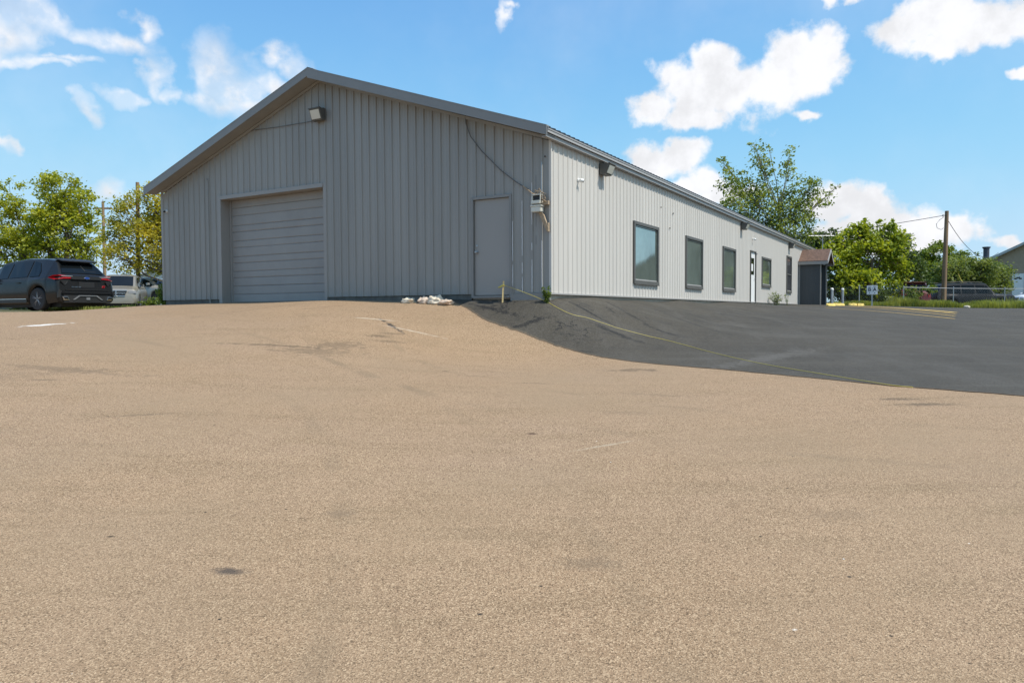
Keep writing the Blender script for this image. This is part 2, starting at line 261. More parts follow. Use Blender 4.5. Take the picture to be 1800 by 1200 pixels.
# ------------------------------------------------------------------ helpers
def tag(o, label=None, cat=None, group=None, kind=None):
    if label: o['label'] = label
    if cat: o['category'] = cat
    if group: o['group'] = group
    if kind: o['kind'] = kind
    return o
def empty(name, loc, rz=0, label=None, cat=None, group=None):
    o = bpy.data.objects.new(name, None); COL.objects.link(o); o.location = loc; o.rotation_euler = (0, 0, rz); o.empty_display_size = .3
    return tag(o, label, cat, group)
def raw(name, V, Fc, ml, parent=None, smooth=False, mi=None, sharp=None):
    me = bpy.data.meshes.new(name)
    V = np.asarray(V, dtype=np.float32)
    if isinstance(Fc, np.ndarray):
        k = Fc.shape[1]; me.vertices.add(len(V)); me.vertices.foreach_set('co', V.ravel())
        me.loops.add(Fc.size); me.loops.foreach_set('vertex_index', Fc.astype(np.int32).ravel())
        me.polygons.add(len(Fc)); me.polygons.foreach_set('loop_start', np.arange(0, Fc.size, k, dtype=np.int32))
        try: me.polygons.foreach_set('loop_total', np.full(len(Fc), k, dtype=np.int32))
        except Exception: pass
    else:
        me.from_pydata([tuple(map(float, v)) for v in V], [], Fc)
    me.update(); me.validate()
    for m in (ml if isinstance(ml, (list, tuple)) else [ml]): me.materials.append(m)
    if mi is not None and len(mi) == len(me.polygons): me.polygons.foreach_set('material_index', np.array(mi, dtype=np.int32))
    if smooth: me.polygons.foreach_set('use_smooth', [True] * len(me.polygons))
    if smooth and sharp: me.set_sharp_from_angle(angle=R(sharp))
    me.update()
    o = bpy.data.objects.new(name, me); COL.objects.link(o)
    if parent: o.parent = parent
    return o
class MB:
    def __init__(s): s.v = []; s.f = []; s.m = []; s.k = 0
    def add(s, V, F):
        n = len(s.v); s.v += [tuple(v) for v in V]; s.f += [tuple(i + n for i in f) for f in F]; s.m += [s.k] * len(F); return s
    def box(s, x0, x1, y0, y1, z0, z1, b=0, M4=None):
        if b:
            bm = bmesh.new(); bmesh.ops.create_cube(bm, size=1)
            for v in bm.verts: v.co = ((x0 + x1) / 2 + v.co.x * (x1 - x0), (y0 + y1) / 2 + v.co.y * (y1 - y0), (z0 + z1) / 2 + v.co.z * (z1 - z0))
            bmesh.ops.bevel(bm, geom=bm.edges[:], offset=b, segments=2, affect='EDGES')
            V = [v.co.copy() for v in bm.verts]; F = [[v.index for v in f.verts] for f in bm.faces]; bm.verts.index_update(); bm.free()
        else:
            V = [Vector(p) for p in ((x0, y0, z0), (x1, y0, z0), (x1, y1, z0), (x0, y1, z0), (x0, y0, z1), (x1, y0, z1), (x1, y1, z1), (x0, y1, z1))]
            F = [(0, 3, 2, 1), (4, 5, 6, 7), (0, 1, 5, 4), (1, 2, 6, 5), (2, 3, 7, 6), (3, 0, 4, 7)]
        if M4: V = [M4 @ v for v in V]
        return s.add(V, F)
    def tube(s, P, r, n=8, cap=True):
        P = [Vector(p) for p in P]; rs = r if isinstance(r, (list, tuple)) else [r] * len(P); V = []; F = []
        up = None
        for i, p in enumerate(P):
            d = (P[min(i + 1, len(P) - 1)] - P[max(i - 1, 0)]).normalized()
            if up is None or abs(d.dot(up)) > .95: up = Vector((0, 0, 1)) if abs(d.z) < .9 else Vector((1, 0, 0))
            a = d.cross(up).normalized(); b = d.cross(a).normalized()
            for k in range(n):
                t = 2 * math.pi * k / n; V.append(p + (a * math.cos(t) + b * math.sin(t)) * rs[i])
        for i in range(len(P) - 1):
            for k in range(n): F.append((i * n + k, i * n + (k + 1) % n, (i + 1) * n + (k + 1) % n, (i + 1) * n + k))
        if cap: F.append(tuple(range(n))[::-1]); F.append(tuple((len(P) - 1) * n + k for k in range(n)))
        return s.add(V, F)
    def poly(s, P, th, nrm):
        nrm = Vector(nrm) * th; P = [Vector(p) for p in P]; n = len(P)
        V = P + [p + nrm for p in P]; F = [tuple(range(n))[::-1], tuple(range(n, 2 * n))] + [(i, (i + 1) % n, n + (i + 1) % n, n + i) for i in range(n)]
        return s.add(V, F)
    def lathe(s, prof, c, axis='z', n=20, closed=False):
        V = []; F = []; c = Vector(c)
        for (r, h) in prof:
            for k in range(n):
                t = 2 * math.pi * k / n; a, b = r * math.cos(t), r * math.sin(t)
                V.append(c + (Vector((a, b, h)) if axis == 'z' else Vector((a, h, b)) if axis == 'y' else Vector((h, a, b))))
        for i in range(len(prof) - 1):
            for k in range(n): F.append((i * n + k, i * n + (k + 1) % n, (i + 1) * n + (k + 1) % n, (i + 1) * n + k))
        F.append(tuple(range(n))); F.append(tuple((len(prof) - 1) * n + k for k in range(n)))
        return s.add(V, F)
    def build(s, name, ml, parent=None, smooth=False, sharp=35):
        o = raw(name, s.v, s.f, ml, parent, False, s.m)
        bm = bmesh.new(); bm.from_mesh(o.data); bmesh.ops.recalc_face_normals(bm, faces=bm.faces[:]); bm.to_mesh(o.data); bm.free()
        if smooth: o.data.polygons.foreach_set('use_smooth', [True] * len(o.data.polygons)); o.data.set_sharp_from_angle(angle=R(sharp))
        return o
def copy_tree(o, parent=None):
    c = o.copy(); COL.objects.link(c); c.parent = parent
    for ch in list(o.children): copy_tree(ch, c)
    return c
def B1(*a, b=0): return MB().box(*a, b=b)

# ------------------------------------------------------------------ terrain

CP=[ # x,y,z  (z=0: bottom of the siding)
(0,0,-2.02),(0,3.2,-1.98),(-5,3,-1.9),(5,3,-1.92),(-12,3,-1.85),(13,4,-1.85),(0,7,-1.72),(-7,7,-1.58),(6.1,8.8,-1.47),(10,8.5,-1.5),(18,8,-1.5),
(-1,10,-1.4),(-7,11,-1.1),(-13,10,-1.15),(-20,10,-1.1),
(4.18,10.8,-1.385),(2.0,13.1,-1.28),(0.565,14.55,-.98),(-.3,15.4,-.55),(-1.43,16.7,-.14),(.0,16.0,-.16),
(-4,14.2,-.72),(-4.2,16.2,-.34),(-4.8,17.6,-.14),(-4.9,18.9,-.09),(-8.2,21,-.1),(-8,19.2,-.22),(-8,16.5,-.52),(-10.9,22.4,-.14),(-11,20,-.3),(-12,17.5,-.37),(-16,17,-.37),(-22,17,-.4),(-11.5,14,-.72),(-14,21,-.36),(-13.7,23.8,-.30),(-17.5,25.6,-.33),(-18,22,-.37),(-14,30,-.4),(-23,22,-.4),
(.75,15.5,-.14),(1.6,16.65,-.13),(2.15,17.2,-.13),(5.25,22.8,-.08),(8.07,27.5,-.07),(1.1,15.9,-.16),(3.4,19.9,-.1),(6,24.3,-.1),(9.9,31,-.08),(15.6,40.5,-.05),(18.8,45.8,-.05),
(2.6,15.6,-.85),(5.0,19,-.62),(7.6,23.4,-.45),(11.6,30,-.26),(4.5,14,-1.2),(8,17,-1.0),(11,22,-.72),(15,29,-.42),(8,12,-1.35),(14,14,-1.3),(20,20,-.98),(24,30,-.5),(20,38,-.22),(26,42,-.28),(34,40,-.34),(34,28,-.65),(34,14,-1.2),
(17,45.6,-.1),(.32,18.3,-.1),(2.3,22,-.1),(-2,19.5,-.1),(-5,21.5,-.1),(-7,24,-.1),(4,27,-.1),(-1,26,-.1),(8,35,-.1),(2,36,-.1),(12,42,-.1),(-2.2,18.0,-.12),(-6.3,20.2,-.1),(40,50,-.5),(20,60,-.1),(0,60,-.3),(-20,60,.15),(-40,40,-.15),(-40,10,-1),(50,10,-1.3),(0,-15,-2.2),(-30,-15,-2),(40,-15,-1.9),(60,60,.1),(-60,80,1.0),(60,90,.9),(0,100,.9),(-80,0,-1.2),(80,0,-1.2),(-8,30,-.1),(5,40,-.1)]
_P=np.array(CP,float)
def _U(r2): return np.where(r2>1e-12,.5*r2*np.log(np.maximum(r2,1e-12)),0)
_n=len(_P); _d=((_P[:,None,:2]-_P[None,:,:2])**2).sum(-1)
_A=np.zeros((_n+3,_n+3)); _A[:_n,:_n]=_U(_d)+np.eye(_n)*.25; _A[:_n,_n]=1;_A[:_n,_n+1:]=_P[:,:2];_A[_n,:_n]=1;_A[_n+1:,:_n]=_P[:,:2].T
_w=np.linalg.solve(_A,np.r_[_P[:,2],0,0,0])
def TZ(x,y):
    x=np.clip(np.asarray(x,float),-70,70);y=np.clip(np.asarray(y,float),-15,95)
    s=x.shape;x=x.ravel();y=y.ravel();o=np.empty(len(x))
    for i in range(0,len(x),20000):
        a=x[i:i+20000];b=y[i:i+20000]
        r2=(a[:,None]-_P[None,:,0])**2+(b[:,None]-_P[None,:,1])**2
        o[i:i+20000]=_U(r2)@_w[:_n]+_w[_n]+_w[_n+1]*a+_w[_n+2]*b
    return o.reshape(s)

# ------------------------------------------------------------------ ground sheets
def axis(*segs):
    out = []
    for a, b, st in segs: out += list(np.arange(a, b - 1e-6, st))
    return np.array(out + [segs[-1][1]])
def sheet(name, xs, ys, dz, m, kind='structure', label=None, cat=None):
    X, Y = np.meshgrid(xs, ys); Z = TZ(X, Y) + dz
    V = np.stack([X, Y, Z], -1).reshape(-1, 3); nx = len(xs); ny = len(ys)
    i = np.arange(nx - 1)[None, :] + (np.arange(ny - 1) * nx)[:, None]; i = i.ravel()
    F = np.stack([i, i + 1, i + 1 + nx, i + nx], 1)
    return tag(raw(name, V, F, m, smooth=True), label, cat, kind=kind)
sheet('ground', axis((-900, -60, 60), (-60, -34, 2), (-34, 44, .4), (44, 80, 2), (80, 900, 60)), axis((-600, -20, 40), (-20, -6, 2), (-6, 52, .4), (52, 100, 3), (100, 1200, 60)), -.06, ground_mat('grass_and_dirt', 'grass'))
sheet('driveway', axis((-30, -16, .4), (-16, 9, .13), (9, 44, .4)), axis((-14, 2, .5), (2, 24.5, .13), (24.5, 33, .5)), 0, ground_mat('tan_chip_paving', 'tan'))

# building frame: local x runs along the long side wall, local y along the gable wall (into the building)
ANG = math.atan2(.859, .512); BO = Vector((.818, 15.56, 0)); EX = Vector((math.cos(ANG), math.sin(ANG), 0)); EY = Vector((-math.sin(ANG), math.cos(ANG), 0))
def WB(a, b, z=0): return BO + EX * a + EY * b + Vector((0, 0, z))
def lot():
    S = [(-1.43, 16.75), (-1.05, 16.1), (-.59, 15.37), (.0, 14.88), (.56, 14.5), (1.09, 14.05), (2.02, 13.07), (3.27, 12.0), (4.2, 10.85), (5.04, 9.85), (6.22, 8.9), (9, 7.4), (14, 6), (24, 4.5), (42, 3)]
    W_ = [(.02, 2.6), (.02, 1.7), (.02, .8), (.02, .2), (.04, .02), (2, .03), (5, .03), (10, .03), (20, .03), (33, .03)]
    Fq = [tuple(WB(a, b)[:2]) for a, b in W_] + [(19.4, 43.4), (23.6, 42.9), (27.5, 42.0), (34, 40.2), (50, 36)]
    nu = 420; nv = 170; S = np.array(S); Fq = np.array(Fq); t = np.linspace(0, len(S) - 1, nu)
    def sm(P):
        o = np.stack([np.interp(t, range(len(P)), P[:, k]) for k in (0, 1)], 1)
        return o
    s = sm(S); k = np.ones(9) / 9
    for c in (0, 1): s[6:-6, c] = np.convolve(np.pad(s[:, c], 4, 'edge'), k, 'valid')[6:-6]
    rng = np.random.default_rng(4); j = rng.normal(0, .012, nu); j = np.convolve(j, np.ones(5) / 5, 'same'); s[2:, 0] += j[2:]; s[2:, 1] += j[2:]
    f = sm(Fq); v = np.linspace(0, 1, nv)[None, :, None] ** 1.35
    P = s[:, None] * (1 - v) + f[:, None] * v; Z = TZ(P[..., 0], P[..., 1]) + .009
    V = np.concatenate([P, Z[..., None]], -1).reshape(-1, 3)
    i = (np.arange(nu - 1)[:, None] * nv + np.arange(nv - 1)[None]).ravel(); F = np.stack([i, i + nv, i + nv + 1, i + 1], 1)
    o = raw('parking_lot', V, F, ground_mat('fresh_asphalt', 'black'), smooth=True); at = o.data.attributes.new('edge', 'FLOAT', 'POINT'); ed = np.linalg.norm(P - s[:, None], axis=-1).astype(np.float32); at.data.foreach_set('value', ed.ravel()); tag(o, kind='structure')
lot()
def stripe(P, w, dz, name, m, **kw):
    P = np.array(P, float); n = max(8, int(np.linalg.norm(np.diff(P, axis=0), axis=1).sum() / .25)); t = np.linspace(0, len(P) - 1, n)
    C = np.stack([np.interp(t, range(len(P)), P[:, k]) for k in (0, 1)], 1); d = np.gradient(C, axis=0); d /= np.linalg.norm(d, axis=1)[:, None]
    nr = np.stack([-d[:, 1], d[:, 0]], 1) * w / 2; A = C + nr; B = C - nr
    V = np.concatenate([np.c_[A, TZ(A[:, 0], A[:, 1]) + dz], np.c_[B, TZ(B[:, 0], B[:, 1]) + dz]]); i = np.arange(n - 1)
    return tag(raw(name, V, np.stack([i, i + 1, i + 1 + n, i + n], 1), m, smooth=True), **kw)
for k, (P, lab) in enumerate([([(13.3, 31.3), (13.8, 27), (14.2, 23.6)], 'pale yellow stall line painted on the black asphalt, nearest of four'),
    ([(15.8, 35.7), (15.5, 30), (15.17, 25.2)], 'yellow stall line on the black asphalt, second from the nearest'),
    ([(17.0, 36.7), (16.6, 31), (16.1, 26.7)], 'yellow stall line on the black asphalt, third from the nearest'),
    ([(17.6, 37.6), (17.4, 33), (16.92, 28.1)], 'thick worn yellow stall line closest to the grass verge')]):
    stripe(P, .11 if k < 3 else .3, .019, 'painted_line', M['ypaint'], label=lab, cat='painted line', group='yellow lines painted on the lot', kind='structure')

# ------------------------------------------------------------------ the metal building
bld = empty('metal_building', BO, ANG, 'long grey metal building with garage door and low gable roof', 'building')
GW = 13.2; LEN = 34.6; RB = 6.6
def gtop(b): return 3.17 + (5.5 - 3.17) * (b / RB if b < RB else (GW - b) / (GW - RB))
def siding(u0, u1, top, bot, openings, rib0, pitch, place, rh=.028, rw=.05):
    """profile along u, ribs stand out by rh; openings = (u0,u1,z0,z1)"""
    pts = [(u0, 0)]; r = rib0
    while r < u1:
        for du, h in ((-rw / 2, 0), (-rw / 4, rh), (rw / 4, rh), (rw / 2, 0)):
            if u0 < r + du < u1: pts.append((r + du, h))
        for q in (pitch / 3, 2 * pitch / 3):
            for du, h in ((-.012, 0), (0, .005), (.012, 0)):
                if u0 < r + q + du < u1: pts.append((r + q + du, h))
        r += pitch
    pts.append((u1, 0)); pts.sort()
    ed = sorted(set([o[0] for o in openings] + [o[1] for o in openings] + [RB]))
    P = []
    for (a, ha), (b, hb) in zip(pts, pts[1:]):
        cuts = [a] + [e for e in ed if a < e < b] + [b]
        for c, d in zip(cuts, cuts[1:]):
            hc = ha + (hb - ha) * (c - a) / max(b - a, 1e-9); hd = ha + (hb - ha) * (d - a) / max(b - a, 1e-9); P.append((c, d, hc, hd))
    m = MB()
    for c, d, hc, hd in P:
        mid = (c + d) / 2; iv = [(bot, None)]
        for (o0, o1, z0, z1) in sorted(openings, key=lambda q: q[2]):
            if o0 < mid < o1:
                lo, hi = iv.pop(); iv.append((lo, z0)); iv.append((z1, None))
        for lo, hi in iv:
            h0 = top(c) if hi is None else hi; h1 = top(d) if hi is None else hi
            if h0 - lo < .002: continue
            m.add([place(c, hc, lo), place(d, hd, lo), place(d, hd, h1), place(c, hc, h0)], [(0, 1, 2, 3)])
    return m
gar = (6.52, 10.5, -.09, 2.80); mdr = (.985, 1.925, -.05, 2.09)
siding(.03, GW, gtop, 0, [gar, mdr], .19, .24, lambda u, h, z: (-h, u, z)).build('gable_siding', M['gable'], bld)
wins = [(4.70, 6.57, .37, 1.98), (9.17, 10.97, .37, 1.98), (13.6, 15.4, .38, 1.98), (20.1, 21.98, .73, 2.0), (25.85, 27.15, .57, 2.42)]
sdr = (17.95, 18.85, -.06, 2.10)
siding(.03, LEN, lambda u: 3.2, 0, wins + [sdr], .14, .2286, lambda u, h, z: (u, -h, z), rh=.02, rw=.045).build('side_siding', M['side'], bld)
m = MB(); m.box(.1, LEN - .02, .1, .12, -.5, 3.2); m.box(.1, .12, .1, 6.3, -.5, 3.1); m.box(LEN - .02, LEN, .1, GW, -.5, 3.2); m.box(0, LEN, GW, GW + .02, 0, 3.2)
m.poly([(LEN, 0, 3.2), (LEN, GW, 3.2), (LEN, RB, 5.5)], .02, (1, 0, 0)); m.build('inner_wall', M['side'], bld)
m = MB(); m.box(.035, LEN - .03, .035, .09, -.7, -.001); m.box(.035, .09, .09, .9, -.6, -.055); m.box(.035, .09, 10.62, GW - .05, -.8, -.03); m.build('foundation', M['concrete'], bld)
B1(.025, .085, 2.02, 6.44, -.8, -.002).build('skirt_board', M['foundd'], bld); B1(.028, .088, 10.62, GW - .03, -.8, -.006).build('skirt_board', M['foundd'], bld)
m = MB(); m.box(-.045, .02, .0, .93, -.16, -.004, b=.006); m.box(-.05, .02, .90, .955, -.2, .0); m.build('base_flashing', M['trimg'], bld)
m = MB(); m.box(-.052, LEN - .3, -.038, -.024, -.035, -.003); m.box(.0, LEN - .3, -.030, .03, -.016, -.002); m.build('base_trim', M['fascia'], bld)
# corner trim and gable corner
m = MB(); m.box(-.010, .03, -.026, .028, 0, 3.2); m.build('corner_trim', M['side'], bld)
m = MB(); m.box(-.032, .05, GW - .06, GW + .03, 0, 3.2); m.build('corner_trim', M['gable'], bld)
# roof
G = .42; ER = .15; EL = .25; sl = (5.66 - 3.36) / (RB + ER)
def rz(b): return 5.66 - sl * abs(b - RB)
m = MB(); th = .03
for (b0, b1) in ((-ER, RB), (RB, GW + EL)):
    m.poly([(-G, b0, rz(b0)), (LEN + .4, b0, rz(b0)), (LEN + .4, b1, rz(b1)), (-G, b1, rz(b1))], -th, (0, 0, 1))
q = -G + .12
while q < LEN + .4:       # standing ribs of the sheet roof
    for (b0, b1) in ((-ER - .012, RB), (RB, GW + EL)):
        z0, z1 = rz(b0), rz(b1); m.add([(q - .03, b0, z0), (q - .015, b0, z0 + .03), (q + .015, b0, z0 + .03), (q + .03, b0, z0), (q - .03, b1, z1), (q - .015, b1, z1 + .03), (q + .015, b1, z1 + .03), (q + .03, b1, z1)],
            [(0, 1, 5, 4), (1, 2, 6, 5), (2, 3, 7, 6), (0, 3, 2, 1), (4, 5, 6, 7), (0, 4, 7, 3)])
    q += .2286
roof = m.build('roof', M['roof'], bld)
m = MB()
for (b0, b1) in ((-ER, RB), (RB, GW + EL)):   # rake boards, deeper than the soffit
    z0, z1 = rz(b0), rz(b1); m.poly([(-G - .02, b0, z0 + .02), (-G - .02, b1, z1 + .02), (-G - .02, b1, z1 - .21), (-G - .02, b0, z0 - .17)], .025, (1, 0, 0))
    m.poly([(-G - .025, b0, z0 + .035), (-G - .025, b1, z1 + .035), (-G - .025, b1, z1 + .005), (-G - .025, b0, z0 + .005)], .12, (1, 0, 0))
m.build('rake_board', M['trimg'], bld)
m = MB()
for (b0, b1) in ((-ER + .01, RB), (RB, GW + EL - .01)):
    z0, z1 = rz(b0) - .15, rz(b1) - .15; m.poly([(-G + .01, b0, z0), (-.035, b0, z0), (-.035, b1, z1), (-G + .01, b1, z1)], .02, (0, 0, 1))
m.build('soffit', M['soffit'], bld)
m = MB()
for (b0, b1) in ((.0, RB), (RB, GW)):
    z0, z1 = rz(b0) - .16, rz(b1) - .16; m.poly([(-.045, b0, z0), (-.045, b1, z1), (-.045, b1, z1 - .07), (-.045, b0, z0 - .07)], .02, (1, 0, 0))
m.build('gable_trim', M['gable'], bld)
m = MB(); z = rz(-ER); m.box(-G + .005, LEN + .38, -ER - .018, -ER + .0, z - .11, z - .035); m.box(-G + .005, LEN + .38, -ER - .03, -ER - .018, z - .052, z - .03)
m.box(-G + .005, LEN + .38, -ER + .025, -ER + .04, z - .19, z - .108); m.box(-G + .02, LEN + .38, -ER + .04, -.02, z - .19, z - .175); m.build('eave_fascia', M['fascia'], bld)
m = MB()
for s in (-1, 1): m.poly([(-G, RB, rz(RB) + .045), (LEN + .4, RB, rz(RB) + .045), (LEN + .4, RB + s * .2, rz(RB + s * .2) + .04), (-G, RB + s * .2, rz(RB + s * .2) + .04)], .012, (0, 0, 1))
m.build('ridge_cap', M['trimg'], bld)
# garage door: opening with deep jambs
y0, y1, z0, z1 = gar; m = MB()
m.box(-.03, .02, y1, y1 + .13, -.12, z1 + .10); m.box(-.03, .02, y0 - .09, y0, -.12, z1 + .10); m.box(-.045, .02, y0, y1, z1, z1 + .10)
m.box(.02, .34, y1, y1 + .02, -.2, z1); m.box(.02, .34, y0 - .02, y0, -.2, z1); m.box(.02, .34, y0, y1, z1, z1 + .02)
m.box(.26, .33, y1 - .07, y1 - .01, -.1, z1 - .01)
gf = empty('garage_door', (0, 0, 0)); gf.parent = bld
m.build('frame', M['door'], gf)
m = MB(); nsec = 12; zz = np.linspace(-.1, z1, nsec + 1)
hs = [-.1, .13, .36, .60, .78, 1.02, 1.20, 1.46, 1.64, 1.90, 2.08, 2.36, 2.58, 2.80]
for i, (a, b) in enumerate(zip(hs, hs[1:])):
    prof = [(0, a + .012), (-.012, a + .03), (-.012, b - .012), (0, b - .002), (.014, b + .002), (.014, b + .010)]
    V = []; F = []
    rnd = random.Random(i)
    for (dx, z) in prof: V += [(.31 + dx * .55, y0 + .005, z), (.31 + dx * .55 + rnd.uniform(-.004, .004), (y0 + y1) / 2, z + rnd.uniform(-.003, .003)), (.31 + dx * .55, y1 - .01, z)]
    for k in range(len(prof) - 1): F += [(k * 3, k * 3 + 1, k * 3 + 4, k * 3 + 3), (k * 3 + 1, k * 3 + 2, k * 3 + 5, k * 3 + 4)]
    m.add(V, F)
m.box(.322, .335, y0, y1, -.15, z1); m.build('door_panel', M['garage'], gf)
# pedestrian door on the gable
def mdoor():
    y0, y1, z0, z1 = mdr; d = empty('steel_door', (0, 0, 0)); d.parent = bld
    m = MB(); m.box(-.045, .05, y1, y1 + .06, -.09, z1 + .06, b=.004); m.box(-.045, .05, y0 - .06, y0, -.09, z1 + .06, b=.004); m.box(-.043, .05, y0 - .0, y1, z1, z1 + .058); m.box(-.05, .05, y0, y1, -.09, -.045)
    m.build('frame', M['trimg'], d)
    B1(.012, .05, y0 + .008, y1 - .008, -.03, z1 - .006, b=.003).build('door_leaf', M['door'], d)
    m = MB(); m.lathe([(.032, -.002), (.032, -.012), (.014, -.014), (.014, -.04), (.028, -.045), (.032, -.06), (.022, -.075), (.001, -.078)], (.012, y1 - .07, .93), 'x', 16); m.build('knob', M['galv'], d, True)
    m = MB(); m.lathe([(.025, -.001), (.025, -.012), (.001, -.014)], (.012, y1 - .07, 1.07), 'x', 14); m.build('deadbolt', M['galv'], d, True)
mdoor()
# sunlit rib edges drawn as pale strips between the door and the corner
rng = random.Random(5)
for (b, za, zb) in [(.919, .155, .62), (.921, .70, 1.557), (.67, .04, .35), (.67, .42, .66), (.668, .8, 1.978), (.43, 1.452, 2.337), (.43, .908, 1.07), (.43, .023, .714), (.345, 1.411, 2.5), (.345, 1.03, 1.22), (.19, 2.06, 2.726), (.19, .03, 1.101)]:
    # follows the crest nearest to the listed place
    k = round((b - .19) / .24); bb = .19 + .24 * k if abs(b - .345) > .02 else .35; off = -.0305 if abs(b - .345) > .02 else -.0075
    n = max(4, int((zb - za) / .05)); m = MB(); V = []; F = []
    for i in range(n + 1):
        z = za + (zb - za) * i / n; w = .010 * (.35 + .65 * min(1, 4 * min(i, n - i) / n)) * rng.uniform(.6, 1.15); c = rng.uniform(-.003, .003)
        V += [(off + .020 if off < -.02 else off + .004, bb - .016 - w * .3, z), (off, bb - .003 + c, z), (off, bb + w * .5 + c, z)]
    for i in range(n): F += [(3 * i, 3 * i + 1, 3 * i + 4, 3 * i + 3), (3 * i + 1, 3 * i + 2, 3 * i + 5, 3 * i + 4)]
    m.add(V, F); m.build('sunlit_edge_strip', M['sunlit_edge'] if off < -.02 else M['trimg'], bld)
# windows
wk = dict(label=None)
def window(a0, a1, z0, z1, mull=False):
    w = empty('window', (0, 0, 0)); w.parent = bld
    m = MB(); t = .065
    m.box(a0 - .03, a1 + .03, -.05, .05, z1 - t, z1 + .02, b=.004); m.box(a0 - .03, a1 + .03, -.055, .05, z0 - .03, z0 + t, b=.004)
    m.box(a0 - .03, a0 + t, -.048, .05, z0 + t, z1 - t); m.box(a1 - t, a1 + .03, -.048, .05, z0 + t, z1 - t)
    m.box(a0 + t, a1 - t, -.02, .05, z1 - t - .05, z1 - t - .025)
    if mull: m.box(a0 + t, a1 - t, -.03, .05, (z0 + z1) / 2 - .03, (z0 + z1) / 2 + .03)
    m.build('frame', M['bronze'], w)
    B1(a0 + t - .01, a1 - t + .01, -.004, .004, z0 + t - .01, z1 - t + .01).build('pane', M['glassdark'] if mull else M['glass'], w)
    m = MB(); m.box(a0 + t, a1 - t, .012, .016, z0 + t, z1 - t); 
    B1(a0 + t, a1 - t, -.012, -.004, z0 + t, z0 + t + .035).build('lower_rail', M['fascia'], w)
    s = MB(); s.box(a0 + .0, a1 - .0, -.075, -.05, z0 - .045, z0 - .03); s.build('sill', M['bronze'], w)
M['glassdark'] = glassmat('dark_tinted_glass', (.14, .14, .15), .06, .6, .1)
for i, w in enumerate(wins): window(*w, mull=(i == 4))
# side door, white with a window and notices
d = empty('entrance_door', (0, 0, 0)); d.parent = bld; a0, a1, z0, z1 = sdr
m = MB(); m.box(a0 - .05, a0, -.05, .05, -.08, z1 + .05); m.box(a1, a1 + .05, -.05, .05, -.08, z1 + .05); m.box(a0, a1, -.048, .05, z1, z1 + .05); m.build('frame', M['bronze'], d)
B1(a0 + .005, a1 - .005, .0, .04, -.05, z1 - .005, b=.003).build('door_leaf', M['white'], d)
B1(a0 + .2, a1 - .2, -.008, .0, 1.15, 1.85).build('glass_light', M['carglass'], d)
B1(a0 + .2, a1 - .4, -.012, -.008, 1.3, 1.6).build('notice', M['white'], d)
m = MB(); m.tube([(a1 - .09, 0, 1.0), (a1 - .09, -.05, 1.0), (a1 - .2, -.055, 1.0)], .011, 8); m.build('handle', M['galv'], d, True)
# flood lights: local builder, x out from wall
def flood(P, out, w=.34, h=.26, dep=.20, tilt=.45):
    """P = wall point (local), out = unit local vector pointing away from the wall"""
    o = Vector(out); s = Vector((0, 0, 1)).cross(o); M4 = Matrix((( s.x, o.x, 0, P[0]), (s.y, o.y, 0, P[1]), (0, 0, 1, P[2]), (0, 0, 0, 1)))
    f = empty('flood_light', (0, 0, 0)); f.parent = bld
    m = MB(); m.box(-w * .3, w * .3, .0, .035, -h * .35, h * .6, M4=M4)
    V = [(-w / 2, .03, h / 2), (w / 2, .03, h / 2), (w / 2, .03, -h / 2), (-w / 2, .03, -h / 2), (-w / 2, dep + .08, h * .42), (w / 2, dep + .08, h * .42), (w / 2, dep - .02, -h / 2), (-w / 2, dep - .02, -h / 2)]
    m.add([M4 @ Vector(v) for v in V], [(0, 1, 2, 3), (0, 4, 5, 1), (1, 5, 6, 2), (2, 6, 7, 3), (3, 7, 4, 0), (4, 7, 6, 5)])
    m.box(-w / 2 - .012, w / 2 + .012, dep + .055, dep + .10, h * .40, h * .48, M4=M4); m.box(-.02, .02, .03, .07, h / 2, h / 2 + .05, M4=M4)
    m.build('housing', M['bronze'], f)
    e = .03; V = [(-w / 2 + e, dep + .084 - .012, h * .40 - e), (w / 2 - e, dep + .072, h * .40 - e), (w / 2 - e, dep - .004, -h / 2 + e), (-w / 2 + e, dep - .004, -h / 2 + e)]
    l = MB(); V2 = [Vector(v) + Vector((0, .012, -.002)) for v in V]; l.add([M4 @ v for v in [Vector(v) for v in V] + V2], [(0, 1, 2, 3), (4, 7, 6, 5), (0, 4, 5, 1), (1, 5, 6, 2), (2, 6, 7, 3), (3, 7, 4, 0)]); l.build('lens', M['lens'], f)
flood((-.02, 6.55, 4.60), (-1, 0, 0), .36, .30, .17)
for a in (2.6, 16.35, 26.5): flood((a, -.02, 2.98), (0, -1, 0), .36, .26, .2)
def camera(P, out):
    o = Vector(out); c = empty('security_camera', (0, 0, 0)); c.parent = bld; P = Vector(P); sd = Vector((0, 0, 1)).cross(o)
    m = MB(); m.tube([P, P + o * .02], .045, 14); m.tube([P + o * .02, P + o * .05], .022, 10)
    h = P + o * .085 + Vector((0, 0, -.015)); di = (o * .8 + sd * .9 + Vector((0, 0, -.25))).normalized()
    m.tube([h - di * .045, h - di * .035, h + di * .025, h + di * .04], [.03, .044, .044, .040], 14); m.build('body', M['white'], c, True)
    MB().tube([h + di * .036, h + di * .05], .036, 14).build('lens', M['black'], c, True)
camera((-.02, 12.95, 2.66), (-1, 0, 0)); camera((1.31, -.02, 2.55), (0, -1, 0)); camera((18.3, -.02, 2.65), (0, -1, 0))
M['cable'] = mat('painted_cable', (.10, .10, .10), .6)
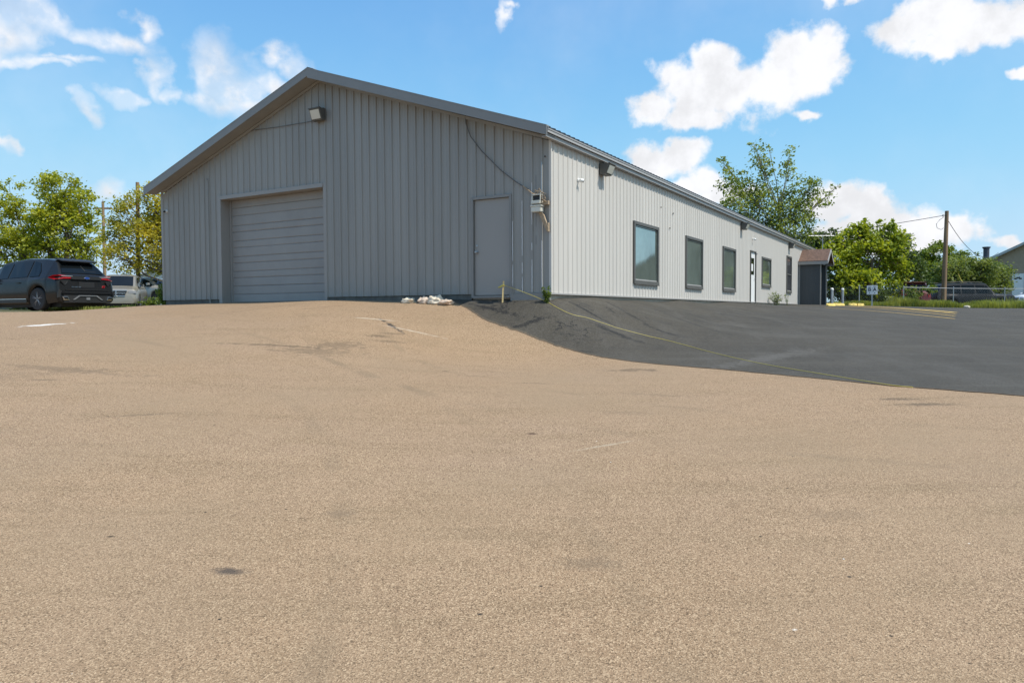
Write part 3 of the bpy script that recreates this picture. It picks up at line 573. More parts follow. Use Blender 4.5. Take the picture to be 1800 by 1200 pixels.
# conduits and cables
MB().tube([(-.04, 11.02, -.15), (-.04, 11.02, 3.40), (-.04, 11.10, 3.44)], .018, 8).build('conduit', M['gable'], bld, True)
def cable(P, r, name, mt, par, n=8):
    return MB().tube(P, r, n).build(name, mt, par, True)
cable([(-.035, 9.15, 4.56), (-.035, 8.2, 4.52), (-.035, 7.2, 4.50), (-.04, 6.7, 4.50)], .008, 'cable', M['cable'], bld)
cable([(-.035, 2.13, 4.02), (-.04, 2.10, 3.8), (-.04, 1.98, 3.5), (-.04, 1.70, 3.16), (-.04, 1.2, 2.68), (-.04, .8, 2.38), (-.05, .45, 2.17)], .010, 'cable', M['cable'], bld)
cable([(-.07, .62, 2.28), (-.10, .38, 2.10), (-.12, .20, 2.0), (-.10, .05, 1.90), (-.06, .02, 1.88)], .012, 'cable', M['woodg'], bld)
MB().tube([(-.03, .19, 2.75), (-.03, .19, 2.0)], .012, 8).build('conduit', M['galv'], bld, True)
# service box on a timber bracket near the corner
sb_ = empty('service_box', (0, 0, 0)); sb_.parent = bld
m = MB(); m.box(-.20, -.05, .13, .36, 1.69, 1.80, b=.01); m.box(-.21, -.05, .11, .37, 1.80, 1.83, b=.006); m.box(-.20, -.05, .14, .36, 1.86, 1.93, b=.01)
m.box(-.18, -.16, .14, .155, 1.93, 2.08); m.box(-.18, -.16, .33, .345, 1.93, 2.05); m.box(-.18, -.05, .14, .345, 2.04, 2.06); m.build('meter_case', M['lens'], sb_)
m = MB(); m.box(-.15, -.06, .17, .32, 1.93, 2.03); m.build('terminal_block', M['black'], sb_)
m = MB(); m.poly([(-.06, .22, 1.68), (-.06, .10, 1.40), (-.06, .02, 1.28), (-.06, .00, 1.36), (-.06, .10, 1.62), (-.06, .14, 1.68)], -.05, (1, 0, 0)); m.box(-.10, -.03, .0, .035, 1.28, 1.46); m.box(-.10, -.03, -.0, .12, 1.84, 1.92); m.build('timber_bracket', M['woodg'], sb_)
m = MB()
for k in range(7):
    r_ = random.Random(k); m.tube([(-.10 - r_.random() * .06, .05 + r_.random() * .1, 1.86 + r_.random() * .1), (-.16, r_.random() * .15, 1.95 + r_.random() * .12), (-.08, .1 + r_.random() * .3, 2.1 + r_.random() * .1), (-.05, .3 + r_.random() * .15, 1.9 + r_.random() * .2)], .006, 6)
m.build('loose_wires', M['woodg'], sb_, True)
B1(-.035, -.02, .10, .12, 2.84, 2.87).build('hole', M['hole'], bld)
for (a, z) in ((6.8, 2.6), (7.9, 2.55), (7.6, 2.08), (19.1, 2.07)): MB().lathe([(.018, 0), (.018, -.03), (.004, -.035)], (a, -.012, z), 'y', 8).build('wall_bolt', M['bronze'], bld)

# porch with shingled gable roof
p = empty('porch', (0, 0, 0)); p.parent = bld; A0, A1, PD = 29.3, 31.35, -1.18; zb = -.14
m = MB(); x = -.06
m.box(A0, A0 + .04, PD + .05, -.03, zb, 2.22)
while x > PD + .08: m.box(A0 - .012, A0, x - .012, x, zb, 2.22); x -= .16
m.build('side_wall', M['charcoal'], p)
m = MB(); m.poly([(A0, PD - .0, 2.15), (A1, PD - .0, 2.15), ((A0 + A1) / 2, PD - .0, 2.86)], .04, (0, 1, 0)); m.build('gable_panel', M['charcoal'], p); B1(A1 - .04, A1, PD + .05, -.02, zb, 2.2).build('side_wall', M['charcoal'], p)
B1(A0 + .05, A1 - .05, -.06, -.03, zb, 2.2).build('back_wall', M['charcoal'], p); B1(A0 + .03, A1 - .04, PD + .05, -.07, 2.16, 2.2).build('ceiling', M['charcoal'], p)
for q in ((A0 - .025, A0 + .05, PD, PD + .05), (A1 - .06, A1 + .02, PD - .02, PD + .05), (A0 - .03, A0 + .03, -.1, -.025)): B1(*q, zb, 2.2).build('corner_post', M['door'], p)
m = MB(); AR = (A0 + A1) / 2; eo = .16; fo = -1.52
for s in (-1, 1):
    e = A0 - eo if s < 0 else A1 + eo
    m.poly([(AR, 0, 2.98), (AR, fo, 2.98), (e, fo, 2.28), (e, 0, 2.28)], .05, (0, 0, 1))
m.build('roof', M['shingle'], p)
for s in (-1, 1):
    e = A0 - eo if s < 0 else A1 + eo; m = MB()
    m.poly([(AR, fo - .03, 3.02), (AR, fo - .03, 2.86), (e, fo - .03, 2.15), (e, fo - .03, 2.32)], .03, (0, 1, 0)); m.build('rake_trim', M['fascia'], p); m = MB(); m.poly([(AR, -.03, 3.03), (AR, -.03, 2.94), (e - .01, -.03, 2.24), (e - .01, -.03, 2.34)], .02, (0, 1, 0)); m.build('rake_trim', M['fascia'], p)
B1(A0 - eo - .02, A0 - eo + .0, fo, -.01, 2.13, 2.30).build('fascia', M['door'], p); B1(A1 + eo, A1 + eo + .02, fo, -.01, 2.13, 2.30).build('fascia', M['door'], p)
# television antenna above the porch
an = empty('antenna', WB(31.7, -.9, 0), ANG, 'thin television aerial with a horizontal boom rising behind the porch roof', 'antenna')
MB().tube([(0, 0, float(TZ(*WB(31.7, -.9)[:2]))), (0, 0, 3.95)], .02, 8).build('mast', M['galv'], an, True)
m = MB(); dv = Vector((math.cos(-ANG), math.sin(-ANG), 0)); m.tube([Vector((0, 0, 3.9)) - dv * .8, Vector((0, 0, 3.9)) + dv * .7], .014, 6); m.tube([Vector((0, 0, 3.6)), Vector((0, 0, 3.9)) - dv * .35], .01, 6)
ey_ = Vector((-dv.y, dv.x, 0))
for t_ in (-.75, -.5, -.25, .1, .4, .65): m.tube([Vector((0, 0, 3.9)) + dv * t_ - ey_ * .25, Vector((0, 0, 3.9)) + dv * t_ + ey_ * .25], .006, 5)
m.build('boom', M['galv'], an, True)

# ------------------------------------------------------------------ vegetation
def leaf_arrays(C, size, rng, up=.5, aspect=.62):
    """one folded leaf (two triangles -> a bent quad) for every centre in C"""
    n = len(C); d = rng.normal(size=(n, 3)); d[:, 2] *= .7; d /= np.linalg.norm(d, axis=1)[:, None]
    nr = rng.normal(size=(n, 3)); nr[:, 2] = np.abs(nr[:, 2]) + up; s = np.cross(d, nr); s /= np.linalg.norm(s, axis=1)[:, None] + 1e-9
    nn = np.cross(s, d); L = (size * rng.uniform(.65, 1.25, n))[:, None]; Wd = L * aspect * .5
    V = np.stack([C - d * L * .5, C - s * Wd + nn * L * .07, C + d * L * .5, C + s * Wd + nn * L * .07], 1).reshape(-1, 3)
    return V, np.arange(n * 4).reshape(-1, 4)
def tree(name, label, cat, base, lobes, nleaf, size, lm, bm_, tr, seed, group=None, spread=.25, clusters=90, fill=.45, trunk_to=None, zb=None, twigs=True, stems=1):
    rng = np.random.default_rng(seed); z0 = float(TZ(*base)) if zb is None else zb
    t = empty(name, (base[0], base[1], z0), 0, label, cat, group)
    lob = np.array(lobes, float); off = np.zeros((len(lob), 3)); off[:, 0] = lob[:, 0]; off[:, 2] = lob[:, 1] - z0
    rx, rz_ = lob[:, 2], lob[:, 3]; ry = (rx + rz_) / 2; off[:, 1] = rng.uniform(-.5, .5, len(lob)) * np.clip(rx.max() * .9, .3, 2) * (1 - .5 * (off[:, 2] / max(off[:, 2].max(), 1)))
    vol = rx * ry * rz_; w = vol ** .72; cl = []; per = np.maximum(3, np.round(clusters * w / w.sum())).astype(int)
    mb = MB(); top = max(off[:, 2]); cx = float((off[:, 0] * w).sum() / w.sum())
    h1 = trunk_to or top * .55
    trunks = []
    for k in range(stems):
        ph = rng.uniform(0, 6.28); bx, by = (0, 0) if stems == 1 else (math.cos(ph) * tr * 2.5, math.sin(ph) * tr * 2.5)
        tx = cx * .6 + (0 if stems == 1 else math.cos(ph) * top * .12); ty = 0 if stems == 1 else math.sin(ph) * top * .12
        P = [Vector((bx, by, -.2)), Vector((bx + tx * .15 + rng.normal() * .05, by + ty * .2, h1 * .3)), Vector((bx + tx * .55 + rng.normal() * .08, by + ty * .6, h1 * .65)), Vector((bx + tx, by + ty, h1))]
        mb.tube(P, [tr * 1.25, tr, tr * .8, tr * .55], 8); trunks.append(P)
    def tp(P, u):
        u = u * 3; i = min(2, int(u)); return P[i].lerp(P[i + 1], u - i)
    for i in range(len(lob)):
        c = Vector(off[i]); P = trunks[i % stems]; u = min(.97, max(.3, (c.z - rz_[i]) / h1 * .75)); a = tp(P, u)
        mid = a.lerp(c, .5) + Vector((rng.normal() * .12, rng.normal() * .12, -.08 * (c - a).length + rng.normal() * .1)); r = tr * .42 * (1 - .4 * u)
        mb.tube([a, mid, c], [r, r * .7, r * .35], 5, False)
        for q in range(per[i]):
            d = rng.normal(size=3); d /= np.linalg.norm(d); rr = rng.uniform(fill, 1.0) ** .6
            e = Vector((c.x + d[0] * rx[i] * rr, c.y + d[1] * ry[i] * rr, c.z + d[2] * rz_[i] * rr)); cl.append((e, min(rx[i], rz_[i], 1.1)))
            if twigs and rng.random() < .8:
                m_ = c.lerp(e, .5) + Vector((rng.normal() * .08, rng.normal() * .08, rng.normal() * .08 - .03)); s_ = mid.lerp(c, rng.uniform(.2, 1)); mb.tube([s_, m_, e], [r * .3, r * .2, .006], 3, False)
    mb.build('trunk', bm_, t)
    E = np.array([c[0] for c in cl]); sg = np.array([c[1] for c in cl]) * spread; wt = rng.uniform(.4, 1.6, len(cl)) * sg ** 1.2; wt /= wt.sum()
    idx = rng.choice(len(cl), nleaf, p=wt); g = rng.normal(size=(nleaf, 3)); g[:, 2] *= .75; C = E[idx] + g * sg[idx][:, None]
    C = C[C[:, 2] > .05]
    V, F = leaf_arrays(C, size, rng); raw('crown', V, F, lm, t); return t
LM = {'lime': leafmat('lime_green_leaves', (.13, .18, .018), (.46, .46, .045)), 'green': leafmat('mid_green_leaves', (.07, .125, .02), (.20, .25, .04)), 'bright': leafmat('yellow_green_leaves', (.11, .175, .02), (.40, .44, .045)),
      'gold': leafmat('golden_green_leaves', (.17, .20, .03), (.56, .47, .06)), 'poplar': leafmat('poplar_leaves', (.08, .13, .03), (.30, .35, .085)),
      'dark': leafmat('dull_green_leaves', (.035, .07, .02), (.10, .14, .04)), 'grey': leafmat('soft_green_leaves', (.08, .13, .035), (.22, .26, .08))}
LOB = dict(
left_a=((-33.98,50.00),[(-0.99,5.48,1.93,2.90),(0.42,7.39,0.85,1.31),(0.94,5.48,1.74,2.32),(-0.26,3.95,1.93,1.47),(1.67,4.32,1.55,1.55)]),
left_b=((-29.89,49.00),[(-0.05,7.78,1.14,1.14),(-0.57,6.47,1.52,1.52),(0.79,8.15,0.76,0.83),(1.69,6.65,0.91,1.14),(0.52,5.34,1.89,1.71),(2.01,4.40,0.83,1.52),(-0.65,4.04,1.71,1.44),(1.23,3.46,1.44,0.91),(2.35,5.90,0.38,0.95)]),
left_c=((-18.28,41.00),[(-2.30,6.42,0.70,0.63),(-3.26,5.96,0.70,0.57),(-1.53,5.79,0.79,1.01),(-2.81,4.86,1.27,0.79),(-3.63,3.76,0.76,0.79),(-2.04,4.07,1.11,1.11),(-1.10,3.75,0.95,1.59),(-3.02,2.66,1.08,0.89),(-1.86,2.50,0.95,0.79),(-0.60,5.00,0.95,1.59),(-3.49,2.98,0.51,0.44)]),
poplar=((19.30,52.00),[(-2.23,11.42,0.36,0.64),(-2.02,10.44,0.72,0.88),(-1.50,9.44,0.72,1.21),(-1.11,10.94,0.28,0.48),(-4.41,9.85,0.44,0.88),(-3.96,8.66,0.88,1.13),(-2.89,8.86,0.64,0.88),(0.21,10.43,0.64,0.88),(0.10,9.24,0.56,1.01),(-0.29,8.05,0.97,0.80),(-2.08,7.66,1.69,1.13),(-3.67,7.27,1.05,1.01),(1.51,8.24,0.97,0.97),(2.10,8.72,0.48,0.56),(3.19,8.04,0.56,0.40),(3.70,8.43,0.24,0.32),(2.32,7.45,1.05,0.64),(0.73,6.66,1.45,1.21),(-1.27,6.07,2.01,1.45),(0.14,5.07,1.69,1.05),(1.73,6.06,0.56,0.56),(1.35,4.87,0.80,0.88),(-3.27,6.08,0.88,0.80)]),
bush_d=((22.34,47.00),[(.2,5.2,.22,.5),(1.0,5.0,.2,.45),(-.6,4.8,.25,.4),(1.7,4.95,.2,.4),(2.2,4.2,.3,.4),(-1.5,3.9,.25,.5),(0.55,4.81,0.58,0.65),(-0.24,4.16,1.02,0.95),(1.57,4.33,0.65,0.80),(-0.96,3.99,0.80,0.65),(-1.31,2.73,1.31,1.31),(0.50,2.90,1.53,1.53),(1.95,3.07,0.95,1.53),(-1.85,3.09,0.58,1.09),(-0.56,1.28,1.60,1.09),(1.25,1.27,1.45,1.16),(2.2,2.6,0.5,0.9),(-1.65,1.28,0.73,1.09)]),
backd=((39.42,75.00),[(-0.10,6.30,1.16,1.04),(0.51,4.57,1.51,1.86),(-0.96,5.73,1.39,1.74),(1.10,3.41,1.62,1.74)]),
round_e=((55.44,95.00),[(-0.11,6.24,2.65,2.06),(-2.29,5.16,2.20,1.91),(2.47,5.14,2.06,2.06),(-3.26,6.26,1.18,1.03),(-0.43,3.69,3.67,1.91)]),
bush_f=((35.86,58.00),[(0.33,3.64,0.40,0.76),(-0.50,2.75,1.35,1.17),(-1.61,2.31,1.26,1.17),(0.85,2.52,1.35,1.08),(-0.03,1.63,2.24,0.99),(1.51,2.96,0.72,0.63)]),
bush_g=((39.65,60.00),[(-0.98,2.39,1.11,1.02),(-0.05,2.15,1.02,1.21),(-0.64,1.46,1.30,0.84)]),
shrub_h=((25.78,46.00),[(-0.48,0.80,0.64,0.36),(-1.08,0.52,0.57,0.43),(-1.80,0.94,0.50,0.32),(0.16,0.86,0.50,0.28),(-0.76,0.23,0.36,0.28)]),
shrub_i=((21.57,46.50),[(-1.09,0.73,0.58,0.72),(-0.01,0.61,0.86,0.65),(1.42,0.46,0.79,0.54),(-0.56,1.26,0.94,0.65),(-1.39,1.62,0.36,0.86)]),
porchback=((25.51,60.00),[(-0.53,5.21,0.84,0.74),(0.39,5.90,0.46,0.46),(-1.21,4.76,0.93,0.74)]),
)
def T(key, *a, **k): b, l = LOB[key]; return tree(a[0], a[1], a[2], b, l, *a[3:], **k)
GL = 'trees behind the parked cars on the left'; GR = 'trees along the far edge of the lot'
T('left_a', 'leafy_tree', 'full yellow-green tree at the left edge behind the charcoal car', 'tree', 8500, .22, LM['lime'], M['bark'], .2, 11, group=GL, clusters=130, stems=2)
T('left_b', 'leafy_tree', 'tall bushy green tree just left of the thin pole with a crossarm', 'tree', 10500, .22, LM['lime'], M['bark'], .2, 12, group=GL, clusters=210, stems=3)
T('left_c', 'leafy_tree', 'sparse golden tree with dark bare limbs beside the corner of the grey building', 'tree', 12500, .16, LM['gold'], M['bark'], .2, 13, group=GL, clusters=210, spread=.30, trunk_to=4.2)
T('poplar', 'poplar_tree', 'tall open poplar rising behind the roof of the grey building', 'tree', 10000, .21, LM['poplar'], M['barkp'], .15, 14, group=GR, clusters=440, spread=.27, fill=.15, trunk_to=7.2)
T('bush_d', 'broadleaf_tree', 'dense bright green tree behind the small black and white sign', 'tree', 17000, .23, LM['bright'], M['bark'], .13, 15, group=GR, clusters=260, stems=3)
T('backd', 'broadleaf_tree', 'dull green tree partly hidden behind the right side of the dense bright one', 'tree', 8000, .24, LM['dark'], M['bark'], .16, 16, group=GR, clusters=120)
T('round_e', 'broadleaf_tree', 'wide rounded distant tree crown seen behind the timber pole', 'tree', 17000, .34, LM['green'], M['bark'], .25, 17, group=GR, clusters=240, stems=2)
T('bush_f', 'broadleaf_tree', 'loose green tree with a tufted spire standing behind the black vehicle', 'tree', 12000, .20, LM['grey'], M['bark'], .1, 18, group=GR, clusters=190, stems=3)
T('bush_g', 'broadleaf_tree', 'low green tree growing against the beige house', 'tree', 6500, .20, LM['grey'], M['bark'], .09, 19, group=GR, clusters=110, stems=2)
T('porchback', 'broadleaf_tree', 'small patch of green crown above the porch ridge', 'tree', 3500, .2, LM['dark'], M['bark'], .12, 20, group=GR, clusters=80)
T('shrub_h', 'shrub', 'leafy vine shrub sprawling over the fence in front of the maroon truck', 'shrub', 1900, .14, LM['green'], M['bark'], .03, 21, clusters=50, stems=3)
T('shrub_i', 'shrub', 'dark shrub mass filling the foot of the trees behind the sign', 'shrub', 7500, .15, LM['dark'], M['bark'], .04, 22, clusters=120, stems=3)
# trees just beyond the right edge, mirrored in the windows
for k, (x, y, h, s) in enumerate([(44, 38, 6, 23), (52, 30, 8, 24), (58, 46, 9, 25), (48, 20, 6, 26)]):
    tree('broadleaf_tree', ['round green tree past the right end of the chain link fence', 'tall green tree far right of the lot', 'tall tree behind the others far right', 'low spreading tree at the far right edge of the lot'][k], 'tree', (x, y),
         [(0, h * .62, h * .28, h * .3), (-h * .15, h * .4, h * .28, h * .25), (h * .18, h * .42, h * .26, h * .26), (0, h * .85 - .4, h * .14, h * .15)], 4500, .3, LM['green'], M['bark'], .2, s, clusters=80)
def low_plant(label, pos, h, w, n, size, lm, seed, stems=9, z=None, name='weed_clump'):
    rng = np.random.default_rng(seed); z0 = float(TZ(*pos)) + .01 if z is None else z; t = empty(name, (pos[0], pos[1], z0), 0, label, 'plant')
    mb = MB(); C = []
    for k in range(stems):
        a = rng.uniform(0, 6.28); d = Vector((math.cos(a) * w * rng.uniform(.2, 1), math.sin(a) * w * .6 * rng.uniform(.2, 1), h * rng.uniform(.5, 1)))
        mb.tube([(d.x * .15, d.y * .15, -.03), d * .55 + Vector((0, 0, h * .08)), d], [.006, .005, .002], 4, False)
        for q in range(n // stems):
            u = rng.uniform(.25, 1.02); C.append(np.array(d) * u + rng.normal(size=3) * np.array([w, w, h]) * .07)
    mb.build('stem', lm, t); V, F = leaf_arrays(np.array(C), size, rng, aspect=.34); raw('foliage', V, F, lm, t); return t
c = WB(-.12, .02); low_plant('small weed growing at the foot of the building corner', (c.x, c.y), .36, .13, 110, .09, LM['green'], 31)
c = WB(21.6, -.35); low_plant('pale weed against the side wall under the fourth window', (c.x, c.y), .62, .45, 260, .11, LM['grey'], 32, 14)
c = WB(24.8, -.25); low_plant('thin tall weed by the side wall just left of the last narrow window', (c.x, c.y), .75, .18, 50, .09, LM['grey'], 33, 5)
for k, (b, a, h, w, s, lab) in enumerate([(13.75, .35, .75, .55, 34, 'leafy green plant against the left corner of the grey building'), (14.75, 1.0, .95, .5, 35, 'tall broad-leaved weed with upright stem in front of the silver car'), (15.8, 1.3, .45, .7, 36, 'low weeds just behind the right rear corner of the charcoal car')]):
    c = WB(a, b); low_plant(lab, (c.x, c.y), h * .8, w * .8, 330, .13, LM['green'] if k != 1 else LM['grey'], s, 16, z=float(TZ(c.x, c.y)))
for k, (x, y, w, h) in enumerate([(-36, 47, 3.2, 1.3), (-30.5, 48, 3.0, 1.5), (-25.5, 50, 2.6, 1.2), (-41, 45, 3, 1.4)]):
    tree('shrub', ['broad low bush at the left edge under the yellow-green tree', 'low bush under the tall bushy tree', 'low bush between the tall bushy tree and the golden tree', 'low bush past the left edge'][k], 'shrub', (x, y), [(-w * .5, h * .35, w * .5, h * .6), (w * .4, h * .4, w * .55, h * .6), (0, h * .5, w * .6, h * .7)], 3200, .2, LM['dark'], M['bark'], .04, 50 + k, group='bushes behind the parked cars', clusters=70, stems=3, zb=-.5)
# grass verge (uncountable): blades in one mesh
def grass():
    rng = np.random.default_rng(8); P = []
    def strip(p0, p1, w, n, h0, h1):
        u = rng.uniform(0, 1, n); p = np.array(p0)[None] * (1 - u[:, None]) + np.array(p1)[None] * u[:, None]; d = np.array([p1[1] - p0[1], p0[0] - p1[0]], float); d /= np.linalg.norm(d)
        p = p + d[None] * rng.uniform(-w, w, n)[:, None]; m = .55 + .45 * np.sin(p[:, 0] * 1.9 + 1) * np.sin(p[:, 0] * .8 + 2)
        P.append(np.c_[p, rng.uniform(h0, h1, n) * (.45 + .75 * m)])
    strip((19.5, 44.6), (23.5, 44.2), .9, 3500, .15, .45); strip((23, 44.4), (28, 43.6), 1.0, 8500, .2, .55); strip((27.5, 43.6), (36, 41.8), 1.1, 8000, .2, .55); strip((30, 46), (42, 44), 2.0, 4000, .3, .7)
    strip((-12.5, 23.3), (-15.5, 25.4), .7, 1500, .08, .25)
    A = np.concatenate(P); n = len(A); z = TZ(A[:, 0], A[:, 1]) - .02; a = rng.uniform(0, 6.28, n); w = rng.uniform(.008, .022, n); le = rng.uniform(0, .35, n) * A[:, 2]; b = rng.uniform(0, 6.28, n)
    p = np.c_[A[:, 0], A[:, 1], z]; s = np.c_[np.cos(a) * w, np.sin(a) * w, 0 * a]; t = p + np.c_[np.cos(b) * le, np.sin(b) * le, A[:, 2]]; m = p + (t - p) * .55 + np.c_[0 * a, 0 * a, .04 + 0 * a]
    V = np.stack([p - s, p + s, m + s * .8, m - s * .8, t + s * .12, t - s * .12], 1).reshape(-1, 3); i = np.arange(n)[:, None] * 6
    F = np.concatenate([i + np.array([[0, 1, 2, 3]]), i + np.array([[3, 2, 4, 5]])])
    tag(raw('grass', V, F, leafmat('rough_grass', (.13, .17, .035), (.34, .36, .10))), 'long rough grass along the foot of the chain link fence', 'grass', kind='stuff')
grass()

# ------------------------------------------------------------------ vehicles
def car(name, label, pos, head, paint, prof, Wd, wheels, wr, side_wins, top_glass, floor=.22, z=None, cat='car', group=None, rim='chrome'):
    """local x = forward, 0 at the rear. prof rows: x, top z, top half-width, shoulder z, half-width"""
    z0 = float(TZ(*pos)) if z is None else z
    o = empty(name, (pos[0], pos[1], z0), head, label, cat, group)
    pr = np.array(prof, float); xs = sorted(set(np.round(list(pr[:, 0]) + list(np.arange(0, pr[-1, 0], .06)) + [w + wr * 1.13 * math.cos(a) for w in wheels for a in np.linspace(0, math.pi, 13)], 4)))
    I = lambda x, k: float(np.interp(x, pr[:, 0], pr[:, k]))
    def low(x):
        zl = floor + .06 * max(0, 1 - x / .5) + .05 * max(0, 1 - (pr[-1, 0] - x) / .5)
        for w in wheels:
            d = abs(x - w)
            if d < wr * 1.13: zl = max(zl, wr + math.sqrt((wr * 1.13) ** 2 - d * d))
        return zl
    def section(x):
        zt, ht, zs, hw = (I(x, k) for k in (1, 2, 3, 4)); zl = min(low(x), zs - .03); zt = max(zt, zs + .01)
        return [(hw * .93, zl), (hw * .99, zl + .18 * (zs - zl)), (hw, zl + .5 * (zs - zl)), (hw * .985, zl + .85 * (zs - zl)), (hw * .95, zs), (ht + .02, zt - .035), (ht - .06, zt - .004), (ht * .5, zt + .012), (0, zt + .018)]
    m = MB(); V = []; nS = 17
    for x in xs:
        s = section(x); V += [(x, y, z_) for y, z_ in s] + [(x, -y, z_) for y, z_ in s[-2::-1]]
    F = []
    for i in range(len(xs) - 1):
        for k in range(nS - 1): F.append((i * nS + k, (i + 1) * nS + k, (i + 1) * nS + k + 1, i * nS + k + 1))
    F.append(tuple(range(nS))); F.append(tuple((len(xs) - 1) * nS + k for k in range(nS))[::-1]); m.add(V, F)
    m.build('body', paint, o, True, 28)
    hwm = pr[:, 4].max()
    B1(.25, pr[-1, 0] - .25, -hwm + .28, hwm - .28, floor - .10, .55).build('underbody', M['black'], o)
    def sidept(x, v, s, off=.012):
        zt, ht, zs, hw = (I(x, k) for k in (1, 2, 3, 4)); a = Vector((x, hw * .95, zs)); b = Vector((x, ht + .02, zt - .035)); n = Vector((0, b.z - a.z, a.y - b.y)).normalized(); p = a.lerp(b, v) + n * off
        return (p.x, p.y * s, p.z)
    for poly in side_wins:       # rows of (x, v low, v high)
        for s in (1, -1):
            g = MB(); V = []
            for (x, a, b) in poly: V += [sidept(x, a, s), sidept(x, b, s)]
            g.add(V, [(2 * i, 2 * i + 2, 2 * i + 3, 2 * i + 1) for i in range(len(poly) - 1)]); g.build('side_window', M['carglass'], o)
    for (nm, x0, x1, k0, k1) in top_glass:
        g = MB(); V = []; q = np.linspace(x0, x1, 7)
        for x in q:
            dz = (I(x + .02, 1) - I(x - .02, 1)) / .04; nx, nz = -dz, 1; l = math.hypot(nx, nz); h = (I(x, 2) - .07) * (k0 + (k1 - k0) * (x - x0) / (x1 - x0))
            for y in (-h, -h * .5, 0, h * .5, h): V.append((x + nx / l * .02, y, I(x, 1) + nz / l * .02 + .014 * (1 - abs(y) / max(h, .1)) ** .5))
        g.add(V, [(i * 5 + k, (i + 1) * 5 + k, (i + 1) * 5 + k + 1, i * 5 + k + 1) for i in range(6) for k in range(4)]); g.build(nm, M['carglass'], o, True)
    for w in wheels:
        for s in (1, -1):
            y = s * (hwm - .02); wh = empty('wheel', (w, 0, 0)); wh.parent = o
            t_ = MB(); t_.lathe([(wr * .70, -.0), (wr * .93, .0), (wr, .03), (wr, .2), (wr * .93, .23), (wr * .6, .23)], (0, 0, 0), 'y', 28)
            ob = t_.build('tyre', M['rubber'], wh, True); R2 = MB(); R2.lathe([(wr * .70, .03), (wr * .70, .012), (wr * .64, .006), (wr * .60, .05), (wr * .2, .06)], (0, 0, 0), 'y', 28); rr = R2.build('rim', M['black'] if rim == 'spoke' else M['galv'], wh, True)
            S_ = MB()
            for k in range(5):
                for dd in (-.16, .16):
                    a = 2 * math.pi * k / 5 + .3; S_.tube([(math.cos(a) * wr * .12, .012, math.sin(a) * wr * .12), (math.cos(a + dd) * wr * .66, .012, math.sin(a + dd) * wr * .66)], [wr * .045, wr * .035], 6)
            S_.lathe([(wr * .16, -.0), (wr * .16, .05)], (0, 0, 0), 'y', 14); sp = S_.build('spokes', M['galv'], wh, True)
            for q in (ob, rr, sp): q.location = (0, y, wr); q.scale = (1, -s, 1)
    o['_'] = 0; del o['_']
    return o, I, sidept
SUV = [(0, .62, .72, .52, .80), (.03, .74, .80, .60, .90), (.07, 1.00, .82, .86, .93), (.11, 1.12, .80, .98, .945), (.17, 1.17, .78, 1.03, .95), (.50, 1.58, .60, 1.06, .955), (.62, 1.66, .58, 1.06, .962), (1.0, 1.715, .59, 1.05, .965), (1.8, 1.745, .60, 1.02, .965), (2.6, 1.68, .60, 1.0, .965), (2.95, 1.63, .62, .99, .962), (3.68, 1.13, .70, .98, .95), (3.8, 1.08, .73, .96, .95), (4.5, .98, .70, .88, .93), (4.7, .86, .66, .76, .88), (4.8, .6, .6, .52, .78)]
M['charcoalpaint'] = mat('charcoal_metallic_paint', (.013, .0135, .014), .22, .0, .05, spec=.3)
M['silver'] = mat('champagne_silver_paint', (.27, .245, .20), .34, .3, .03, coat=.6); M['silver2'] = mat('silver_paint', (.33, .32, .30), .34, .3, .03, coat=.6)
M['maroon'] = mat('faded_maroon_paint', (.14, .022, .022), .4, .1, .15, coat=.3); M['blackpaint'] = mat('black_paint', (.014, .015, .017), .5, .0, .1, spec=.3); M['whitepaint'] = mat('white_paint', (.75, .76, .78), .3, 0, .03, coat=.6)
M['redlens'] = mat('red_lamp_lens', (.38, .012, .018), .12, 0, .1, coat=.6); M['clearlens'] = mat('clear_lamp_lens', (.34, .35, .36), .12, .1, .05, coat=.6)
M['blueemb'] = mat('blue_enamel', (.02, .06, .25), .2, 0, .02); M['darktrim'] = mat('dark_plastic_trim', (.02, .021, .022), .5)
WIN3 = [[(.95, .10, .35), (1.15, .10, .80), (1.42, .10, .90)], [(1.50, .10, .90), (2.0, .10, .91), (2.38, .10, .90)], [(2.46, .10, .90), (2.7, .10, .88), (2.95, .09, .84), (3.30, .09, .72), (3.55, .08, .3)]]
hd = math.atan2(.4305, -.9026); c0 = (-13.45, 23.37)
s, I, sp = car('parked_suv', 'charcoal sport utility car seen from behind, parked left of the grey building', c0, hd, M['charcoalpaint'], SUV, .965, [.98, 3.82], .37, WIN3, [('rear_window', .19, .47, 1.0, 1.0), ('windshield', 3.0, 3.62, 1, 1)], z=-.28, group='cars parked beside the building', rim='spoke')
s.scale = (1.06, 1, .955)
